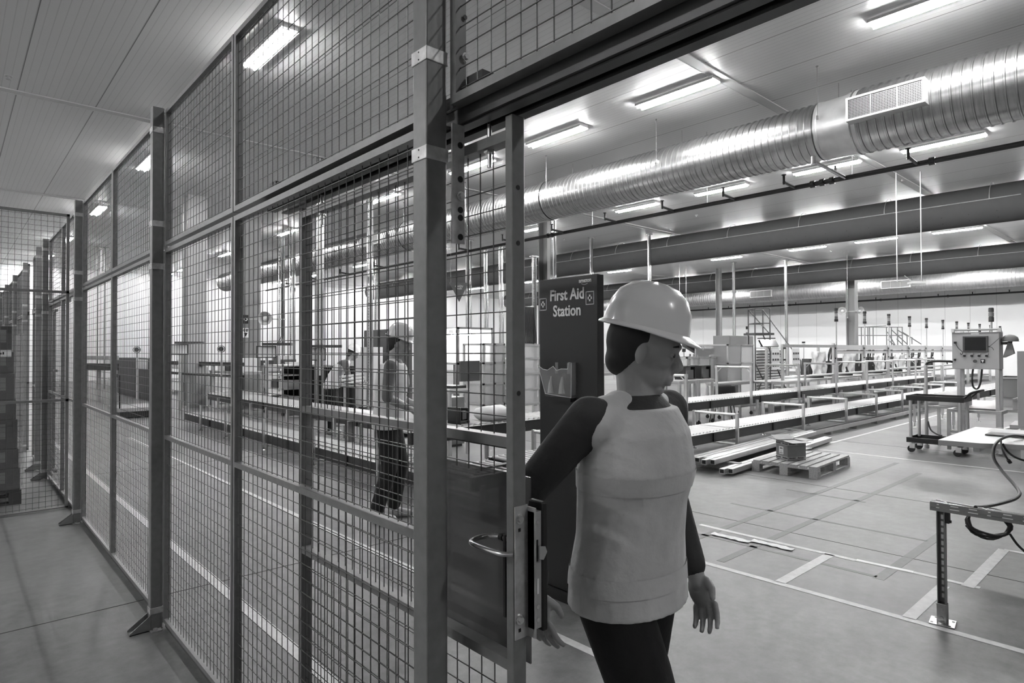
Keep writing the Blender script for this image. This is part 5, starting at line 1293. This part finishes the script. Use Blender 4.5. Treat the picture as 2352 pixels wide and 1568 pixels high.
bl = MB().box(a*.3, .5, z1-.10, a-.1, .62, z1-.04).build('light_housing', WPLAST, t); MB().cyl((a*.32, .56, z1-.125), (a-.12, .56, z1-.125), .02, 8).build('light_tube', TUBE, bl)
MB().add([(a, 0, z1), (a, b, z1), (a+.02, b, z1), (a+.02, 0, z1), (a, 0, z0+.6), (a, b, z0+.6), (a+.02, b, z0+.6), (a+.02, 0, z0+.6)], [(0, 1, 2, 3), (7, 6, 5, 4), (0, 4, 5, 1), (1, 5, 6, 2), (2, 6, 7, 3), (3, 7, 4, 0)]).build('hood_panel', WHITE, t)
Y = 8.6; enclosure('clear panelled enclosure between the lit booth and the gate stile', Y*dr(1110), Y*dr(1160), Y, Y+.6, .55, 1.68, 2, rows=3)
Y = 8.2; enclosure('clear panelled enclosure between the gate stile and the first aid board', Y*dr(1197), Y*dr(1243), Y, Y+.7, .55, 1.66, 1, rows=4)
Y = 7.4; table('white top workbench seen through the sliding gate', Y*dr(1032), Y*dr(1080), Y, Y+.6, .98, topm=WPLAST)
MB().box(Y*dr(1048), Y+.1, .981, Y*dr(1080), Y+.5, 1.02).build('flat_stack', BLACK); tag(bpy.data.objects['flat_stack'], 'flat black stack on the white top workbench', 'stack')
Y = 7.9; cabinet('grey cabinet block under the white top workbench', Y*dr(1040), Y*dr(1080), Y+.15, Y+.6, 0, .80, m=MIDG, face='y')
Y = 8.0; t = thing('monitor', 'dark framed monitor on the bench seen through the sliding gate', 'monitor', (Y*dr(1058), Y, .0)); MB().box(0, 0, 1.05, .40, .04, 1.38).build('screen', DARKG, t); MB().box(.17, .04, .0, .21, .08, 1.1).build('stand', ALU, t)
# cable shelf above
Y = 11.0; t = thing('cable_rack', 'rack with hanging black cables left of the first aid board', 'rack', (Y*dr(1196), Y, 0)); a = Y*dr(1226)-Y*dr(1196); d = dep(Y*dr(1200), Y)
m = MB()
for z in (ZZ(722, d), ZZ(757, d), ZZ(790, d)): m.box(0, 0, z, a, .04, z+.04)
for x in (0, a-.04): m.box(x, 0, 0, x+.04, .04, ZZ(700, d))
m.build('frame', ALU, t); m = MB()
for k in range(9): m.tube(smooth_path([(.08+k*a/10, -.02, ZZ(704, d)), (.06+k*a/10+.02, -.03, ZZ(730, d)), (.10+k*a/9, -.03, ZZ(775, d)), (.10+k*a/9, -.02, ZZ(788, d))]), .018, 5)
m.build('hanging_cable', BLACK, t)
# triangular hanging sign
p = W(1055, 9.0); t = thing('hanging_sign', 'grey triangular hanging sign with small white lettering near the ceiling pipes', 'sign', (p.x, p.y, 0), radians(-42+6))
z1, z0 = ZZ(648, 9), ZZ(693, 9)
m = MB(); m.prism([(-.14, z1), (.14, z1), (0, z0)], -.008, .008); m.v = [(x, z, y) for x, y, z in m.v]; m.build('sign_plate', MIDG, t)
for txt, dz in (('quality', .045), ('walk', .08)):
    m = text_mb(txt, .045, .001); put(m, FACE_NY, (0, -.0095, z1-dz-.02)).build('lettering', PAPER, t)
MB().cyl((-.12, 0, z1), (-.12, 0, CEIL), .003, 5).cyl((.12, 0, z1), (.12, 0, CEIL), .003, 5).build('cord', GALV, t)
# white panel by the back wall right of the board
t = thing('white_door_panel', 'bright white tall panel by the wall right of the first aid board', 'panel', (0, 0, 0)); a, b = W(1386, 34), W(1410, 34)
MB().bar((a.x, a.y, ZZ(740, 34)), (b.x, b.y, ZZ(740, 34)), .1, ZZ(714, 34)-ZZ(766, 34)).build('panel', WHITE, t); MB().bar((a.x, a.y, 1.1), (a.x, a.y, ZZ(766, 34)), .05).bar((a.x, a.y, 0), (a.x, a.y, 1.2), .05).bar((b.x, b.y, 0), (b.x, b.y, ZZ(766, 34)), .05).build('post', ALU, t)
Y = 8.9; table('grey bench with boxes behind the walking man', Y*dr(1385), Y*dr(1440), Y, Y+.8, 1.05, shelf=.5)
o = MB().box(Y*dr(1388), Y+.1, 1.051, Y*dr(1415), Y+.6, 1.25).build('carton', CARDL); tag(o, 'pale carton on the grey bench behind the walking man', 'box')
# -- clutter seen through the mesh on the left
def alongY(X, pa, pb): return X/dr(pb), X/dr(pa)     # y near, y far
def cabY(lab, X, pa, pb, ya, yb, **k):
    y0, y1 = alongY(X, pa, pb); d = dep(X, (y0+y1)/2); return cabinet(lab, X, X+.6, y0, y1, 0, ZZ(ya, d, pa), face='x', **k)
cabY('tall dark grey cabinets behind the man standing at the mesh', 9.2, 836, 905, 757, 930, m=DARKG, doors=2)
cabY('white machine cabinet left of the dark grey cabinets', 8.2, 800, 834, 797, 900, m=WPLAST)
cabY('black machine cabinet with a white panel, seen through the third mesh panel', 4.6, 270, 344, 822, 905, m=BLACK)
X = 4.6; y0, y1 = alongY(X, 300, 344); o = MB().box(X-.03, y0+.2, 1.0, X-.012, y0+1.8, 1.3).build('white_panel', PAPER); tag(o, 'white slatted panel on the black machine cabinet', 'panel')
for i in range(6): MB().box(X-.034, y0+.2, 1.02+i*.045, X-.0301, y0+1.8, 1.03+i*.045).build('slat', GREYM, o)
p = W(305, 15.0); t = thing('platform_trolley', 'low grey platform trolley below the black machine cabinet', 'trolley', (p.x, p.y, 0)); MB().box(-.4, -.6, .16, .45, .7, .24).build('deck', GREYM, t); MB().box(-.35, -.55, .03, .4, .65, .16).build('underframe', BLACK, t)
for (x, y) in ((-.3, -.5), (.3, -.5), (-.3, .55), (.3, .55)): MB().cyl((x-.02, y, .05), (x+.02, y, .05), .05, 12).build('castor', RUBBER, t)
MB().cyl((-.35, -.5, .2), (-.35, -.5, 1.0), .02, 8).build('push_pole', BLACK, t)
for i, (X, pa, pb, h) in enumerate([(6.4, 380, 425, .95), (5.6, 480, 545, 1.0), (7.35, 560, 600, .9), (5.0, 196, 262, .95), (8.0, 608, 655, 1.05)]):
    y0, y1 = alongY(X, pa, pb)
    y1 = min(y1, y0+3.2)
    table('cluttered workbench behind the left conveyors, %s counted from the near side' % ORD[i], X, X+.8, y0, y1, h, shelf=.4, topm=GREYM)
    for k in range(4):
        yy = y0+.1+k*(y1-y0-.4)/4; hh = random.uniform(.12, .38); mm = random.choice([GREYM, BLACK, DARKG, WPLAST])
        o = MB().box(X+.15, yy, h+.001, X+.55, yy+(y1-y0)*.14+.06, h+hh).build('device_box', mm, bev=.01)
        tag(o, '%s device box on the %s cluttered workbench, %s along it' % ({'grey_machine_paint': 'grey', 'black_plastic': 'black', 'dark_grey_paint': 'dark grey', 'white_plastic': 'white'}[mm.name], ORD[i], ORD[k]), 'box', 'boxes on the workbenches')
# dark rails of a machine line
for i, (pa, pb, py, d) in enumerate([(384, 556, 833, 17), (384, 556, 859, 16)]):
    a, b = W(pa, d+2), W(pb, d-1); z = ZZ(py, d); t = thing('machine_rail', 'long dark machine rail behind the mesh, %s' % ['upper one', 'lower one'][i], 'rail', (0, 0, 0))
    MB().bar((a.x, a.y, z), (b.x, b.y, z), .12, .10 if i == 0 else .06).build('rail', BLACK, t)
    legs(t, [(a.lerp(b, q).x-.03, a.lerp(b, q).y-.03, 0, a.lerp(b, q).x+.03, a.lerp(b, q).y+.03, z-.04) for q in (0.02, .33, .66, .97)], ALU)
p = W(205, 20); t = thing('machine_rail', 'dark machine line seen through the fourth mesh panel', 'rail', (0, 0, 0)); a, b = W(196, 20), W(262, 19)
MB().bar((a.x, a.y, ZZ(838, 20)), (b.x, b.y, ZZ(838, 20)), .3, .2).build('rail', BLACK, t); MB().bar((a.x, a.y, ZZ(818, 20)), (b.x, b.y, ZZ(818, 20)), .3, .12).build('cover', GREYM, t)
legs(t, [(a.lerp(b, q).x-.04, a.lerp(b, q).y-.04, 0, a.lerp(b, q).x+.04, a.lerp(b, q).y+.04, ZZ(838, 20)-.08) for q in (.05, .5, .95)], ALU)
# screens on arms (monitor frames)
for i, (px, py, d, lab) in enumerate([(412, 800, 16.5, 'white framed screen on an arm left of the nearest tall post'), (612, 806, 14.5, 'white framed screen under a dark bracket behind the nearest mesh panel'), (725, 812, 14, 'white framed screen right of the inner gate stile')]):
    p = W(px, d); z = ZZ(py, d); t = thing('operator_screen', lab, 'screen', (p.x, p.y, 0), radians(-42+10)); w2 = .20
    MB().box(-w2, 0, z-.12, w2, .03, z+.12).build('screen', WPLAST, t)
    m = MB().box(-w2-.02, -.005, z+.12, w2+.02, .035, z+.14).box(-w2-.02, -.005, z-.14, w2+.02, .035, z-.12).box(-w2-.02, -.005, z-.12, -w2, .035, z+.12).box(w2, -.005, z-.12, w2+.02, .035, z+.12); m.build('bezel', BLACK, t)
    MB().box(-.03, .035, 0, .03, .09, z+.1).build('stand', ALU, t); MB().cb((w2*1.2, .05, z+.18), (w2*3.2, .3, .06)).build('canopy', DARKG, t)
# black skirted tables
for i, (X, pa, pb) in enumerate(((6.4, 653, 690), (6.4, 700, 742))):
    y0, y1 = alongY(X, pa, pb); t = thing('skirted_table', ['left table hidden by a black cloth behind the conveyors', 'right table hidden by a black cloth beside the bending man'][i], 'table', (X, y0, 0)); L = y1-y0
    MB().box(0, 0, 1.16, .8, L, 1.19).build('table_top', BLACK, t)
    v = []; f = []; n = 60; per = [(0, L*k/n) for k in range(n+1)]+[(.8*k/30, 0) for k in range(31)]
    for (rng, kind) in ((range(n+1), 0), (range(31), 1)):
        b0 = len(v)
        for k in rng:
            if kind == 0: x, y = -.02*(1+sin(k*1.3)), L*k/n
            else: x, y = .8*k/30, -.02*(1+sin(k*1.7))
            v += [(x, y, .04), (x, y, 1.165)]
        f += [(b0+2*k, b0+2*k+2, b0+2*k+3, b0+2*k+1) for k in range(len(rng)-1)]
    MB().add(v, f).build('cloth_skirt', CLOTHK, t, smooth=True)
    for (x, y) in ((.05, .05), (.75, .05), (.05, L-.05), (.75, L-.05)): MB().box(x-.02, y-.02, 0, x+.02, y+.02, 1.16).build('leg', ALU, t)
X = 5.9; y0, y1 = alongY(X, 582, 648); t = thing('shelf_trolley', 'aluminium shelf trolley with bins behind the nearest mesh panel', 'trolley', (X, y0, 0)); L = min(1.2, y1-y0)
for z in (.25, .62, .95, 1.18): MB().box(0, 0, z, .6, L, z+.03).build('shelf', ALU, t)
for (x, y) in ((.02, .02), (.58, .02), (.02, L-.02), (.58, L-.02)): MB().box(x-.02, y-.02, .08, x+.02, y+.02, 1.25).build('upright', ALU, t); MB().cyl((x-.015, y, .04), (x+.015, y, .04), .04, 10).build('castor', RUBBER, t)
for k in range(6): MB().box(.06, .1+(k % 3)*L/3.2, .281 if k < 3 else .651, .5, .1+(k % 3)*L/3.2+L*.22, .45 if k < 3 else .85).build('bin', [GREYM, DARKG, WPLAST][k % 3], t)
# short stand with white rollers by bending man
p = W(808, 11.2); t = thing('roller_stand', 'stand carrying three white tubes right of the bending man', 'stand', (p.x, p.y, 0), radians(-42+12)); z = ZZ(880, 11.2)
for k in range(3): MB().cyl((-.22, -.1+.06*k, z+.06*k), (.22, -.1+.06*k, z+.05+.06*k), .024, 10).build('tube', WPLAST, t)
for x in (-.12, .1): MB().box(x-.02, -.06, 0, x+.02, -.02, z-.03).build('leg', ALU, t)
MB().box(-.22, -.1, z-.045, .22, .1, z-.025).build('cradle', GREYM, t)
# stool foot / pedestal on lower left conveyor end
p = W(805, 8.9); t = thing('clamp_pedestal', 'small black and steel pedestal standing behind the low left conveyor', 'pedestal', (p.x, p.y, 0)); MB().box(-.05, -.03, 0, .05, .03, .55).build('post', GALV, t); MB().box(-.16, -.06, 0, -.06, .06, .10).box(.06, -.06, 0, .16, .06, .10).build('foot', BLACK, t)
# safety signs on the wide column
p = W(574, 19.0); 
for i, (px, py, w2, h2) in enumerate([(564.5, 731, 11, 20), (564.5, 762, 12, 22)]):
    q = W(px, 18.6); z = ZZ(py, 18.6); k = 18.6/1431
    t = thing('safety_sign', ['upper black and white ring sign on the wide column', 'lower white sign with a down arrow on the wide column'][i], 'sign', (q.x, q.y, 0), radians(-42+14))
    W_, H_ = w2*k, h2*k
    MB().box(-W_/2, 0, z-H_/2, W_/2, .01, z+H_/2).build('plate', BLACK if i == 0 else PAPER, t)
    if i == 0: MB().tube([(W_*.28*cos(a), -.004, z+W_*.28*sin(a)) for a in [2*pi*j/16 for j in range(16)]], .012, 5, closed=True).build('ring', PAPER, t)
    else:
        m = MB().box(-W_*.35, -.004, z+.03, -W_*.08, 0, z+H_*.42).box(W_*.08, -.004, z+.03, W_*.35, 0, z+H_*.42); m.build('symbol', BLACK, t)
        m = MB(); m.prism([(-W_*.35, z-.0), (W_*.35, z), (0, z-H_*.42)], -.002, .002); m.v = [(x, zz-.002, y) for x, y, zz in m.v]; m.build('arrow', BLACK, t)
# warning disc signs (round) on arms
for i, (px, py, d) in enumerate([(314, 800, 17), (508, 799, 15.5)]):
    q = W(px, d); z = ZZ(py, d); t = thing('round_gauge', ['round dark gauge on an arm above the black machine cabinet', 'round dark gauge above the machine line left of the nearest panel stile'][i], 'gauge', (q.x, q.y, 0), radians(-42+14))
    m = MB().cyl((0, 0, z), (0, .05, z), .09, 18); m.build('dial', DARKG, t); MB().tube([(.07*cos(a), -.005, z+.07*sin(a)) for a in [2*pi*j/18 for j in range(18)]], .008, 5, closed=True).build('rim', PAPER, t)
    MB().box(-.02, .05, 0, .02, .09, z).build('post', ALU, t)
# -- wrapped stack of boxes on a pallet in the corridor
t0 = pallet((-.44, 8.10, 0), 0, 'dark pallet under the wrapped box stack in the corridor', 1.0, 1.0)
for o in t0.children: 
    if o.data.materials: o.data.materials[0] = DARKG
zz = .145; hs = [.22, .20, .30, .20, .27, .22, .26]
for i, h in enumerate(hs):
    t = thing('carton', 'dark carton in the wrapped corridor stack, %s from the bottom' % ORD[i], 'box', (-.43, 8.12, zz))
    MB().box(0, 0, 0, .98-.012*i, .94, h-.002).build('carton_body', CARDK, t, bev=.006)
    MB().box(.55, -.002, h*.35, .86, 0, h*.85).build('print_label', CARD, t)
    MB().box(0, -.0015, h*.48, .5, 0, h*.52).build('tape', CARDL, t)
    zz += h
o = MB().box(.12, 8.080, 1.50, .47, 8.085, 1.57).build('paper_label', PAPER); tag(o, 'white handwritten paper label stuck on the wrapped corridor stack', 'label')
for k in range(7): MB().box(.28+k*.02, 8.0785, 1.525, .292+k*.02, 8.0798, 1.55-.006*(k % 2)).build('handwriting', BLACK, o)
v = []; f = []; n = 30; m_ = 22
for i in range(m_+1):
    z = .16+i*1.58/m_
    for k in range(n*2+1):
        if k <= n: x, y = -.44+1.01*k/n, 8.095
        else: x, y = .57, 8.095+.98*(k-n)/n
        q = .012*sin(k*.9+i*1.1)+.008*sin(k*2.1-i*.7)
        v.append((x+(q if k > n else 0), y-abs(q if k <= n else 0), z))
w3 = 2*n+1
for i in range(m_):
    for k in range(2*n): f.append((i*w3+k, i*w3+k+1, (i+1)*w3+k+1, (i+1)*w3+k))
o = MB().add(v, f).build('stretch_wrap', FILM, smooth=True); tag(o, 'clear stretch film wrapped round the corridor box stack', 'film')
